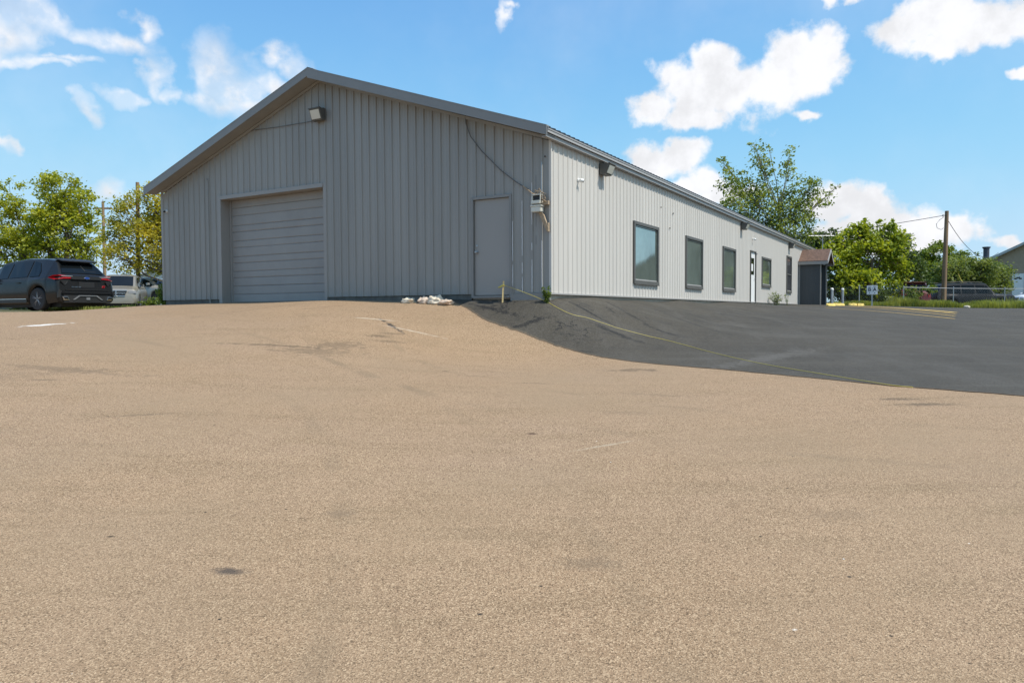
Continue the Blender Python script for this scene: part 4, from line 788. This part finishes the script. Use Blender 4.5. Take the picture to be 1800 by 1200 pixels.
# rear details
m = MB(); m.poly([(.30, -.56, 1.59), (.30, .56, 1.59), (.66, .58, 1.685), (.66, -.58, 1.685)], .035, (-.15, 0, 1)); m.build('spoiler', M['black'], s)
for sg in (1, -1):
    m = MB(); P = [(.045, .40, 1.04), (.045, .78, 1.02), (.06, .90, 1.0), (.16, .965, .99), (.42, .985, 1.06), (.20, .96, 1.13), (.10, .88, 1.145), (.075, .70, 1.13), (.06, .40, 1.09)]
    n_ = len(P); V = [(x, y * sg, z) for x, y, z in P]; cen = (.055, .70 * sg, 1.075); m.add(V + [cen], [(i, (i + 1) % n_, n_) for i in range(n_)]); V2 = [(x + .07, y * .93 * sg, z) for x, y, z in P]; k_ = len(m.v); m.add(V + V2, [(i, (i + 1) % n_, n_ + (i + 1) % n_, n_ + i) for i in range(n_)])
    m.build('taillight', M['redlens'], s)
    B1(.035, .06, min(.45 * sg, .80 * sg), max(.45 * sg, .80 * sg), 1.095, 1.115).build('light_strip', M['clearlens'], s)
    m = MB(); P = [(.62, .33), (.80, .33), (.84, .44), (.66, .45)]; Q = [(.655, .352), (.775, .352), (.80, .42), (.685, .43)]
    m.add([(-.035, y * sg, z) for y, z in P] + [(-.04, y * sg, z) for y, z in Q] + [(.05, y * sg, z) for y, z in P], [(i, (i + 1) % 4, 4 + (i + 1) % 4, 4 + i) for i in range(4)] + [(i, (i + 1) % 4, 8 + (i + 1) % 4, 8 + i) for i in range(4)]); m.build('exhaust_tip', M['chrome'], s)
    B1(-.02, .0, min(.67 * sg, .79 * sg), max(.67 * sg, .79 * sg), .355, .425).build('exhaust_hole', M['hole'], s)
    m = MB(); m.poly([(.035, .62 * sg, .97), (.035, .86 * sg, .97), (.045, .72 * sg, .80), (.03, .66 * sg, .88)], .02, (-1, 0, 0)); m.build('tailgate_accent', M['darktrim'], s)
    m = MB(); m.poly([(.0, .84 * sg, .62), (.0, .93 * sg, .68), (.05, .955 * sg, .50), (.05, .955 * sg, .40), (.0, .90 * sg, .42)], .012, (-1, 0, 0)); m.build('reflector_pocket', M['darktrim'], s)
m = MB(); m.box(.02, .06, -.50, .50, 1.0, 1.10, b=.008); m.build('tailgate_strip', M['darktrim'], s)
m = MB(); m.lathe([(.085, 0), (.085, -.012), (.07, -.02)], (.02, 0, 0), 'x', 24); e = m.build('oval_badge', M['blueemb'], s); e.location = (0, 0, 1.055); e.scale = (1, 1, .42)
m = MB(); m.lathe([(.1, 0), (.1, -.006)], (.021, 0, 0), 'x', 24); e = m.build('badge_rim', M['chrome'], s); e.location = (0, 0, 1.055); e.scale = (1, 1, .45)
m = MB(); m.box(-.015, .05, -.72, .72, .655, .675); m.box(-.012, .04, -.78, .78, .585, .60); m.build('bumper_line', M['chrome'] if 0 else M['darktrim'], s)
m = MB(); m.box(-.03, .03, -.86, .86, .52, .58, b=.015); m.build('bumper_step', M['charcoalpaint'], s)
m = MB(); m.box(-.012, .3, -.78, .78, .24, .50, b=.01); m.build('diffuser', M['darktrim'], s)
m = MB()
m.poly([(-.02, -.50, .34), (-.02, -.44, .34), (-.02, -.27, .46), (-.02, -.30, .49)], .015, (-1, 0, 0)); m.poly([(-.02, .50, .34), (-.02, .44, .34), (-.02, .27, .46), (-.02, .30, .49)], .015, (-1, 0, 0)); m.poly([(-.02, -.30, .49), (-.02, .30, .49), (-.02, .27, .46), (-.02, -.27, .46)], .015, (-1, 0, 0)); m.build('skid_trim', M['galv'], s)
m = MB(); m.box(.03, .05, -.26, .26, .76, .93); m.build('plate_recess', M['darktrim'], s)
B1(-.03, -.018, -.06, .06, .34, .42).build('hitch_cover', M['galv'], s)
m = MB()
for i, w in enumerate((.03, .02, .03, .03, .02, .03, .03)): m.box(.018, .03, .50 - i * .045 - w, .50 - i * .045, .745, .775)
m.build('chrome_lettering', M['chrome'], s)
m = MB(); m.tube([(.40, -.05, 1.50), (.24, -.10, 1.30), (.235, -.45, 1.275)], .012, 6); m.box(.20, .25, -.12, .18, 1.22, 1.26); m.build('rear_wiper', M['black'], s)
for sg in (1, -1):
    m = MB(); m.box(3.10, 3.30, min(.93 * sg, 1.10 * sg), max(.93 * sg, 1.10 * sg), 1.06, 1.20, b=.03); m.build('wing_mirror', M['charcoalpaint'], s, True)
    for x_ in (1.75, 2.72):
        m = MB(); m.box(x_, x_ + .2, min(.955 * sg, .985 * sg), max(.955 * sg, .985 * sg), .90, .93, b=.008); m.build('door_handle', M['charcoalpaint'], s)
    m = MB(); m.box(1.45, 3.35, min(.94 * sg, .98 * sg), max(.94 * sg, .98 * sg), .25, .36, b=.012); m.build('sill_trim', M['darktrim'], s)
    m = MB(); m.box(1.45, 3.35, min(.975 * sg, .985 * sg), max(.975 * sg, .985 * sg), .37, .385); m.build('sill_line', M['chrome'], s)
def text_mesh(txt, size, name, m_, parent, M4, depth=.004, bold=0):
    cu = bpy.data.curves.new(name, 'FONT'); cu.body = txt; cu.size = size; cu.extrude = depth; cu.offset = bold; cu.align_x = 'CENTER'; cu.align_y = 'CENTER'
    to = bpy.data.objects.new('tmp_text', cu); COL.objects.link(to); bpy.context.view_layer.update()
    me = bpy.data.meshes.new_from_object(to.evaluated_get(bpy.context.evaluated_depsgraph_get())); bpy.data.objects.remove(to); bpy.data.curves.remove(cu)
    me.name = name; me.materials.clear(); me.materials.append(m_); me.transform(M4); o = bpy.data.objects.new(name, me); COL.objects.link(o); o.parent = parent; return o
# lettering lies on the face looking backwards (-x): its right is -y
MT = Matrix(((0, 0, -1, .018), (-1, 0, 0, -.56), (0, 1, 0, .78), (0, 0, 0, 1)))
text_mesh('ST', .10, 'red_badge', M['redlens'], s, MT, .006, .004)

# the others
VAN = [(0, .7, .75, .5, .85), (.06, 1.0, .8, .9, .92), (.25, 1.35, .74, 1.02, .94), (.45, 1.62, .66, 1.04, .95), (.9, 1.72, .66, 1.04, .96), (2.6, 1.74, .66, 1.02, .96), (3.1, 1.66, .64, 1.0, .96), (3.95, 1.10, .70, .98, .94), (4.1, 1.06, .74, .96, .93), (4.75, .96, .74, .86, .90), (4.88, .84, .70, .7, .84), (4.93, .62, .66, .5, .76)]
WV = [[(.7, .1, .85), (1.5, .1, .9)], [(1.6, .1, .9), (2.4, .1, .9)], [(2.5, .1, .9), (3.1, .1, .86), (3.6, .08, .5), (3.85, .05, .1)]]
def front(o, L, hw, zg, z1=.5, cross=True, lamp=True):
    m = MB(); m.poly([(L - .05, -.46, zg), (L - .05, .46, zg), (L - .0, .36, z1), (L - .0, -.36, z1)], .03, (1, 0, .1)); m.build('grille', M['darktrim'], o)
    if cross:
        m = MB(); m.box(L - .01, L + .05, -.40, .40, (zg + z1) / 2 - .02, (zg + z1) / 2 + .02); m.box(L - .01, L + .055, -.025, .025, z1, zg); m.tube([(L, -.47, zg), (L, .47, zg)], .018, 6); m.tube([(L + .02, -.38, z1), (L + .02, .38, z1)], .018, 6)
        m.build('grille_cross', M['chrome'], o)
    for s_ in (1, -1):
        m = MB(); y0, y1 = sorted((.50 * s_, (hw - .08) * s_)); m.box(L - .22, L - .02, y0, y1, zg - .16, zg + .0, b=.03); m.build('headlight', M['clearlens'], o, True)
        m = MB(); y0, y1 = sorted(((hw - .03) * s_, (hw + .16) * s_)); m.box(L - 1.52, L - 1.36, y0, y1, 1.0, 1.13, b=.03); m.build('wing_mirror', o.children[0].data.materials[0], o, True)
def place_front(fx, fy, head, L): return (fx - math.cos(head) * L, fy - math.sin(head) * L)
hv = math.atan2(-.93, .36)
v, _, _ = car('parked_minivan', 'champagne silver vehicle with a cross grille facing out beyond the charcoal car', place_front(-18.9, 35.2, hv, 4.93), hv, M['silver'], VAN, .96, [.9, 3.95], .34, WV, [('windshield', 3.15, 3.9, 1, 1), ('rear_window', .27, .44, 1, 1)], z=-.16, group='cars parked beside the building'); front(v, 4.93, .94, .88, .62)
SED = [(0, .7, .65, .5, .75), (.06, .95, .72, .85, .86), (.7, 1.05, .66, .93, .90), (1.35, 1.36, .56, .95, .91), (1.9, 1.45, .56, .95, .915), (2.5, 1.44, .56, .94, .915), (2.9, 1.34, .58, .93, .91), (3.6, .98, .66, .90, .90), (4.5, .84, .68, .76, .86), (4.66, .6, .6, .5, .76)]
WS = [[(1.05, .1, .4), (1.45, .1, .88), (1.95, .1, .9)], [(2.03, .1, .9), (2.5, .1, .9), (2.9, .08, .86), (3.3, .05, .5)]]
hs_ = math.atan2(-.386, .92)
v, _, _ = car('parked_sedan', 'silver sedan parked beside the leafy plants at the building corner', (-22.65, 42.8), hs_, M['silver2'], SED, .915, [.95, 3.65], .32, WS, [('windshield', 2.95, 3.55, 1, 1), ('rear_window', .75, 1.3, 1, 1)], z=.12, group='cars parked beside the building'); v.scale = (1, 1, 1.06); front(v, 4.66, .9, .76, .55, cross=False)
car('parked_car', 'dark car of which only the roof shows behind the champagne silver vehicle', (-25.4, 50.4), math.atan2(-.9, .3), M['blackpaint'], VAN, .96, [.9, 3.95], .34, WV, [('windshield', 3.15, 3.9, 1, 1)], z=.25, group='cars parked beside the building')
GV = 'old vehicles beyond the chain link fence'
JEEP = [(0, .8, .75, .55, .85), (.05, 1.05, .78, .95, .92), (.12, 1.2, .76, 1.02, .94), (.35, 1.66, .70, 1.04, .95), (.6, 1.76, .70, 1.04, .96), (3.0, 1.78, .70, 1.04, .96), (3.15, 1.72, .69, 1.04, .96), (3.65, 1.12, .72, 1.02, .95), (4.7, 1.04, .76, .96, .93), (4.85, .9, .76, .8, .9), (4.9, .6, .7, .5, .85)]
WJ = [[(.5, .1, .85), (1.5, .1, .88)], [(1.6, .1, .88), (2.35, .1, .88)], [(2.45, .1, .88), (3.1, .1, .86), (3.45, .06, .4)]]
v, _, _ = car('parked_suv', 'black boxy four wheel drive with a roof rack behind the fence', (27.4, 48.3), -.10, M['blackpaint'], JEEP, .96, [.95, 3.9], .36, WJ, [('windshield', 3.18, 3.62, 1, 1)], z=-.44, cat='car', group=GV)
m = MB()
for sg in (1, -1): m.tube([(.5, .62 * sg, 1.84), (1.5, .62 * sg, 1.88), (2.9, .62 * sg, 1.84)], .02, 6)
for x_ in (.8, 1.7, 2.6): m.tube([(x_, -.62, 1.85), (x_, .62, 1.85)], .018, 6); m.tube([(x_, -.62, 1.76), (x_, -.62, 1.85)], .018, 6); m.tube([(x_, .62, 1.76), (x_, .62, 1.85)], .018, 6)
m.build('roof_rack', M['black'], v)
tag(MB().tube([(29.3, 48.4, 2.02), (29.42, 48.4, 1.7), (29.6, 48.4, 1.42)], [.02, .03, .035], 8).build('rod', M['yellow'], None, True), 'thin yellow rod leaning up from the roof rack of the black four wheel drive', 'rod')
v, _, _ = car('parked_truck', 'maroon truck seen from behind, half buried in vines behind the fence', (25.45, 46.4), 1.35, M['maroon'], JEEP, .9, [.95, 3.9], .36, WJ, [('rear_window', .14, .33, .95, .95)], z=-.40, group=GV)
B1(-.12, .02, -.85, .85, .42, .56, b=.02).build('rear_bumper', M['chrome'], v)
B1(.2, 3.2, -.72, .72, 1.76, 1.81, b=.02).build('roof_panel', mat('rusty_roof_paint', (.30, .12, .08), .6, 0, .2), v)
for sg in (1, -1): B1(.0, .05, min(.7 * sg, .85 * sg), max(.7 * sg, .85 * sg), .8, 1.05).build('taillight', M['redlens'], v)
v, _, _ = car('parked_car', 'white sedan at the right edge beyond the fence', (38.4, 50.2), math.pi + .12, M['whitepaint'], SED, .915, [.95, 3.65], .32, WS, [('windshield', 2.95, 3.55, 1, 1), ('rear_window', .75, 1.3, 1, 1)], z=-.33, group=GV); front(v, 4.66, .9, .76, .55, cross=False)

# ------------------------------------------------------------------ fence, poles, sign, small things
fe = empty('chain_link_fence', (18.5, 44.1, 0), 0, 'low chain link fence with a top rail between the lot and the old vehicles', 'fence')
FP = [(18.4, 44.2), (20.9, 44.1), (23.42, 44.0), (26.3, 44.0), (27.95, 42.4), (30.9, 41.9), (33.8, 41.4)]
FP = [(18.4, 44.3), (20.85, 44.2), (23.42, 44.05), (26.31, 43.9), (29.1, 43.5), (32.0, 43.0), (35, 42.4)]
OF = Vector((18.5, 44.1, 0)); tops = []
for (x, y) in FP:
    z = float(TZ(x, y)); m = MB(); m.tube([Vector((x, y, z - .1)) - OF, Vector((x, y, z + 1.2)) - OF], .03, 8); m.lathe([(.035, 0), (.03, .03), (.001, .05)], Vector((x, y, z + 1.2)) - OF, 'z', 8); m.build('post', M['galv'], fe, True); tops.append(Vector((x, y, z + 1.16)) - OF)
MB().tube(tops[2:], .015, 8).build('top_rail', M['galv'], fe, True)
m = MB()
for a, b in zip(tops, tops[1:]):
    L = (b - a).length; n = int(L / .13); d = (b - a) / n; H = 1.12; st = max(1, int(H / (L / n)))
    for k in range(-st, n):
        for sgn in (1, -1):
            p = a + d * k; q = a + d * (k + st); u0 = max(0, -k) / st; u1 = min(st, n - k) / st
            if u1 <= u0: continue
            A, B = p.lerp(q, u0), p.lerp(q, u1); za = -H * u0 if sgn > 0 else -H * (1 - u0); zb_ = -H * u1 if sgn > 0 else -H * (1 - u1)
            w = Vector((0, 0, .0012)); m.add([A + Vector((0, 0, za)) - w, B + Vector((0, 0, zb_)) - w, B + Vector((0, 0, zb_)) + w, A + Vector((0, 0, za)) + w], [(0, 1, 2, 3)])
m.build('wire_mesh', M['galv'], fe)
B1(13.6, 14.0, -1.05, -1.03, .45, .95).build('notice_panel', M['galv'], fe).location = (0, 0, 0)

def pole(label, pos, top, r, lean=(0, 0), arm=None, extra=None):
    z0 = float(TZ(*pos)); o = empty('utility_pole', (pos[0], pos[1], z0), 0, label, 'utility pole', 'timber utility poles'); h = top - z0
    MB().tube([(0, 0, -.3), (lean[0] * .5, lean[1] * .5, h * .5), (lean[0], lean[1], h)], [r, r * .88, r * .72], 12).build('shaft', M['pole'], o, True)
    if arm:
        m = MB(); m.box(lean[0] - arm, lean[0] + arm, -.06, .06, h - .62, h - .48); m.build('crossarm', M['pole'], o)
        for q in (-arm * .9, arm * .9, 0): MB().lathe([(.03, 0), (.055, .05), (.03, .09), (.055, .13), (.02, .17)], (lean[0] + q, 0, (h if q == 0 else h - .48)), 'z', 10).build('insulator', M['galv'], o, True)
    return o, z0
po, pz = pole('brown timber pole in the rough grass at the fence, carrying two wires', (26.95, 46.0), 5.77, .15, (.12, 0))
m = MB(); m.lathe([(.03, 0), (.06, .04), (.03, .08), (.05, .12)], (-.14, -.05, 6.0 - .35), 'z', 8); m.build('insulator', M['galv'], po, True)
m = MB(); m.tube([(-.1, -.05, 5.62), (-.35, -.05, 5.45), (-.55, -.05, 5.2), (-.5, -.05, 4.95), (-.25, -.05, 4.85), (-.1, -.05, 4.95)], .014, 6); m.build('wire_loop', M['wire'], po, True)
pole('thin distant timber pole with a crossarm between the two left trees', (-34.2, 62), 9.0, .14, (0, 0), .75)
pole('plain grey-brown timber pole nearest the left corner of the building', (-21.3, 42), 7.05, .13, (.12, 0))
def wire(label, a, b, sag):
    a, b = Vector(a), Vector(b); P = [a.lerp(b, t / 16) - Vector((0, 0, sag * 4 * (t / 16) * (1 - t / 16))) for t in range(17)]
    tag(MB().tube(P, .018, 5).build('power_line', M['wire'], None, True), label, 'wire', 'wires on the timber pole')
wire('power line running left from the timber pole into the green tree', (26.95, 45.9, 5.5), (10, 56, 4.3), .35)
wire('power line sagging from the timber pole towards the beige house', (27.15, 46.1, 5.3), (45.5, 69, 5.0), 1.25)
# sign with letters
sg_ = empty('lot_sign', (20.05, 41.0, float(TZ(20.05, 41.0))), -.45, 'small white sign with black letters B and A on a short post', 'sign')
zg = float(TZ(20.05, 41.0))
MB().box(-.035, .035, .0, .06, -.1, .62 - zg).build('post', M['galv'], sg_)
B1(-.27, .27, -.03, -.005, .50 - zg, 1.0 - zg, b=.008).build('panel', M['white'], sg_)
M['ink'] = mat('navy_ink', (.01, .014, .03), .5)
def sgtext(t_, size, x, z, name='lettering'): text_mesh(t_, size, name, M['ink'], sg_, Matrix(((1, 0, 0, x), (0, 0, -1, -.034), (0, 1, 0, z - zg), (0, 0, 0, 1))), .003, .006)
sgtext('B', .27, -.13, .77); sgtext('A', .27, .13, .77)
m = MB(); m.box(-.004, .004, -.036, -.03, .66 - zg, .90 - zg); m.box(-.2, -.05, -.036, -.03, .925 - zg, .945 - zg); m.box(.05, .2, -.036, -.03, .925 - zg, .945 - zg)
for q in (-.13, .13): m.poly([(q - .035, -.03, .57 - zg), (q + .035, -.03, .57 - zg), (q, -.03, .62 - zg)], .006, (0, -1, 0))
m.build('printed_marks', M['ink'], sg_)
# bollards
def bollard(x, y, label):
    o = empty('bollard', (x, y, float(TZ(x, y)) + .014), 0, label, 'bollard', 'grey bollards by the porch'); m = MB(); m.tube([(0, 0, -.1), (0, 0, .86)], .075, 16); m.build('pipe', M['galv'], o, True)
    MB().lathe([(.08, .84), (.08, .90), (.05, .94), (.001, .95)], (0, 0, 0), 'z', 16).build('cap', M['white'], o, True)
bollard(17.80, 41.0, 'left bollard of the close pair right of the porch'); bollard(18.05, 41.5, 'right bollard of the close pair right of the porch'); bollard(18.45, 41.1, 'single bollard standing apart, closest to the sign')
# wheel stops painted yellow
def stop(x, y, rz_, label, L=.95):
    o = empty('wheel_stop', (x, y, float(TZ(x, y)) + .01), rz_, label, 'curb block', 'yellow curb blocks'); rng_ = random.Random(int(x * 100)); V = []; F = []; n = 12
    for i in range(n + 1):
        u = i / n; k = (.55 if i in (0, n) else 1) * (1 + .12 * rng_.uniform(-1, 1)); xx = (u - .5) * L
        V += [(xx, -.11 * k, 0), (xx, -.08 * k, .11 * k), (xx, .08 * k, .12 * k), (xx, .11 * k, 0)]
    for i in range(n): F += [(i * 4 + a, i * 4 + a + 1, i * 4 + a + 5, i * 4 + a + 4) for a in range(3)]
    F += [(0, 3, 2, 1), (n * 4, n * 4 + 1, n * 4 + 2, n * 4 + 3)]; m = MB().add(V, F); m.build('block', M['yblock'], o, True, 50)
stop(15.55, 35.9, .75, 'worn yellow block nearest the porch, turned slightly out of line', .75); stop(16.5, 37.2, .15, 'yellow block in front of the pair of bollards', .62)
stop(17.85, 38.6, .0, 'short yellow block just right of the single bollard', .42); stop(18.3, 38.7, .05, 'short yellow block at the right end of the row, nearest the sign', .4)
# stake with tape, rope on the ground
sx_, sy_ = -.20, 16.02; zs = float(TZ(sx_, sy_)); st = empty('wooden_stake', (sx_, sy_, zs), 0, 'thin yellow wooden stake standing before the grey steel door', 'stake')
MB().box(-.018, .018, -.012, .012, -.1, .47, M4=Matrix.Rotation(.05, 4, 'Y')).build('shaft', M['stake'], st)
m = MB(); m.tube([(-.03, -.02, .37), (.02, -.025, .385), (.05, -.01, .37), (.02, .02, .365), (-.03, .015, .37), (-.03, -.02, .375)], .012, 6); m.tube([(.0, -.02, .37), (-.05, -.03, .345), (-.10, -.02, .33)], [.012, .02, .008], 5); m.build('tape_knot', M['yellow'], st, True)
P = [(sx_ + .03, sy_ - .01, zs + .38), (.2, 15.8, .04), (.58, 15.6, -.12)]
rp = [(1.18, 15.2), (1.6, 15.28), (2.15, 15.35), (2.98, 15.35), (3.46, 14.9), (3.79, 14.0), (4.25, 12.2), (4.65, 10.9), (5.04, 9.85), (5.25, 9.6)]
for (x, y), dz in zip(rp, [.05, .03, .02, .015] + [.012] * 9): P.append((x, y, float(TZ(x, y)) + dz))
def smooth_path(P, n=8):
    P = [Vector(p) for p in P]; o = []
    for i in range(len(P) - 1):
        p0, p1, p2, p3 = P[max(i - 1, 0)], P[i], P[i + 1], P[min(i + 2, len(P) - 1)]
        for k in range(n):
            t = k / n; q = .5 * ((2 * p1) + (p2 - p0) * t + (2 * p0 - 5 * p1 + 4 * p2 - p3) * t * t + (-p0 + 3 * p1 - 3 * p2 + p3) * t ** 3)
            zz_ = float(TZ(q.x, q.y)) + .020; q.z = max(q.z, zz_); o.append(q)
    return o + [P[-1]]
tag(MB().tube(smooth_path(P), .0044, 6).build('rope', M['yellow'], None, True), 'yellow rope tied to the stake and trailing down the black asphalt', 'rope')
# crumpled sacks by the wall
def sack(x, y, L, Wd, H, m_, label, seed, rz_=0):
    z0 = float(TZ(x, y)); bm = bmesh.new(); bmesh.ops.create_icosphere(bm, subdivisions=4, radius=1)
    for v in bm.verts:
        p = v.co.copy(); n1 = mnoise.noise(p * 1.6 + Vector((seed, 0, 0))); n2 = mnoise.ridged_multi_fractal(p * 2.3 + Vector((0, seed, 0)), .8, 2.1, 4, 1, 2) if hasattr(mnoise, 'ridged_multi_fractal') else 0
        k = 1 + .35 * n1 + .09 * n2; v.co = Vector((p.x * L * k, p.y * Wd * k, max(-.02, (p.z * .9 + .35) * H * (k + .45 * mnoise.noise(p * 3.1 + Vector((seed, 3, 1)))))))
    me = bpy.data.meshes.new('crumpled_sack'); bm.to_mesh(me); bm.free(); me.materials.append(m_); me.polygons.foreach_set('use_smooth', [True] * len(me.polygons))
    o = bpy.data.objects.new('crumpled_sack', me); COL.objects.link(o); o.location = (x, y, z0); o.rotation_euler.z = rz_; tag(o, label, 'sack', 'crumpled sacks at the foot of the gable wall')
def gp(b, a=-.45): q = WB(a, b); return q.x, q.y
x, y = gp(3.45); sack(x, y, .18, .12, .08, M['ragw'], 'small off-white crumpled sack lying apart on the left', 3, ANG + 1.57)
x, y = gp(2.98); sack(x, y, .17, .12, .09, M['rag'], 'pinkish crumpled sack at the left end of the larger heap', 7, ANG + 1.5)
x, y = gp(2.68); sack(x, y, .20, .13, .115, M['ragw'], 'tallest whitish sack in the middle of the heap', 12, ANG + 1.6)
x, y = gp(2.40); sack(x, y, .2, .12, .075, M['rag'], 'flattened dirty sack at the right end of the heap, next to the door', 17, ANG + 1.5)
def rock(x, y, r, label, m_=None, seed=1, cat='stone', name='stone', flat=.6):
    bm = bmesh.new(); bmesh.ops.create_icosphere(bm, subdivisions=2, radius=r)
    for v in bm.verts: v.co *= 1 + .3 * mnoise.noise(v.co * (2.2 / r) + Vector((seed, 0, 0))); v.co.z *= flat
    me = bpy.data.meshes.new(name); bm.to_mesh(me); bm.free(); me.materials.append(m_ or M['stone']); o = bpy.data.objects.new(name, me); COL.objects.link(o); o.location = (x, y, float(TZ(x, y)) + r * .3); tag(o, label, cat)
rock(26.2, 42.4, .17, 'pale flat stone lying on the edge of the asphalt below the fence', seed=3)
rock(29.0, 41.3, .15, 'dark lump on the lot edge at the far right', M['darktrim'], seed=6)

# ------------------------------------------------------------------ far buildings
hz = -.3; ho = empty('beige_house', (45.9, 71.7, hz), -math.radians(37), 'beige house at the right edge with a low gable and white door', 'house')
x0, x1, xr = 0, 17, 8.5; d0, d1 = .3, 12; ze = 4.55; zr = 8.9
m = MB(); m.poly([(x0, d0, 0), (x1, d0, 0), (x1, d0, ze), (xr, d0, zr - .2), (x0, d0, ze)], .2, (0, 1, 0)); m.box(x0, x0 + .2, d0 + .2, d1, 0, ze); m.box(x1 - .2, x1, d0 + .2, d1, 0, ze)
zq = .3
while zq < 7.6:
    w0 = x0 if zq < ze else x0 + (zq - ze) * (xr - x0) / (zr - .2 - ze); w1 = x1 if zq < ze else x1 - (zq - ze) * (x1 - xr) / (zr - .2 - ze); m.box(w0 + .1, w1 - .1, d0 - .015, d0 - .001, zq, zq + .10); zq += .24
M['beige'] = mat('taupe_siding', (.36, .285, .20), .8, 0, .06)
m.build('wall', M['beige'], ho)
m = MB()
for (a, b) in ((x0 - .6, xr), (x1 + .6, xr)):
    za = ze - .25; m.poly([(a, d0 - .5, za), (xr, d0 - .5, zr), (xr, d1, zr), (a, d1, za)], .12, (0, 0, 1)); m.poly([(a, d0 - .55, za - .12), (xr, d0 - .55, zr - .12), (xr, d0 - .55, zr + .13), (a, d0 - .55, za + .13)], .05, (0, 1, 0))
m.build('roof', mat('pale_roof_edge', (.42, .43, .42), .6), ho)
dr = empty('front_door', (0, 0, 0)); dr.parent = ho; B1(2.35, 3.13, d0 - .06, d0 - .01, 1.2, 3.3, b=.01).build('door_leaf', M['white'], dr)
m = MB(); m.box(2.28, 2.35, d0 - .07, d0, 1.2, 3.38); m.box(3.13, 3.20, d0 - .07, d0, 1.2, 3.38); m.box(2.35, 3.13, d0 - .07, d0, 3.3, 3.38); m.build('frame', M['whitepaint'], dr)
m = MB()
for k in range(4):
    a0 = math.pi * (k / 4) + .08; a1 = math.pi * ((k + 1) / 4) - .08; pts = [(2.74 + math.cos(a) * r_, d0 - .062, 2.83 + math.sin(a) * r_ * .8) for r_, a in [(.10, a0), (.30, a0), (.32, (a0 + a1) / 2), (.30, a1), (.10, a1)]]; m.poly(pts, .01, (0, -1, 0))
m.build('fan_window', M['carglass'], dr)
B1(3.6, 4.6, d0 - .05, d0 - .01, 2.2, 3.3).build('window', M['carglass'], ho)
m = MB(); m.tube([(.1, .9, 3.6), (.1, .9, 5.9)], .26, 16); m.lathe([(.26, 5.9), (.36, 6.03), (.36, 6.1), (.2, 6.12)], (.1, .9, 0), 'z', 16); m.build('stovepipe', mat('sooty_pipe', (.06, .07, .09), .5, .5, .2), ho, True)
MB().tube([(.45, 1.9, 0), (.45, 1.9, 3.9)], .04, 8).build('downpipe', M['beige'], ho)
sh = empty('white_shed', (-30, 60, -.2), 0, 'low building with a white ribbed metal roof behind the silver sedan', 'shed')
m = MB(); m.box(-1.9, 9, .12, 8, 0, 1.95); m.build('wall', M['whitepaint'], sh); m = MB(); m.poly([(-2.2, -.4, 2.0), (9.5, -.4, 7.2), (9.5, 8.4, 7.2), (-2.2, 8.4, 2.0)], .1, (0, 0, 1)); m.poly([(-2, 0, 2.0), (9, 0, 2.0), (9, 0, 6.9)], .1, (0, 1, 0))
for k in range(30): q = -.3 + k * .3; m.poly([(-2.2, q, 2.12), (9.5, q, 7.32), (9.5, q + .06, 7.32), (-2.2, q + .06, 2.12)], .05, (0, 0, 1))
m.build('roof', M['whitepaint'], sh)
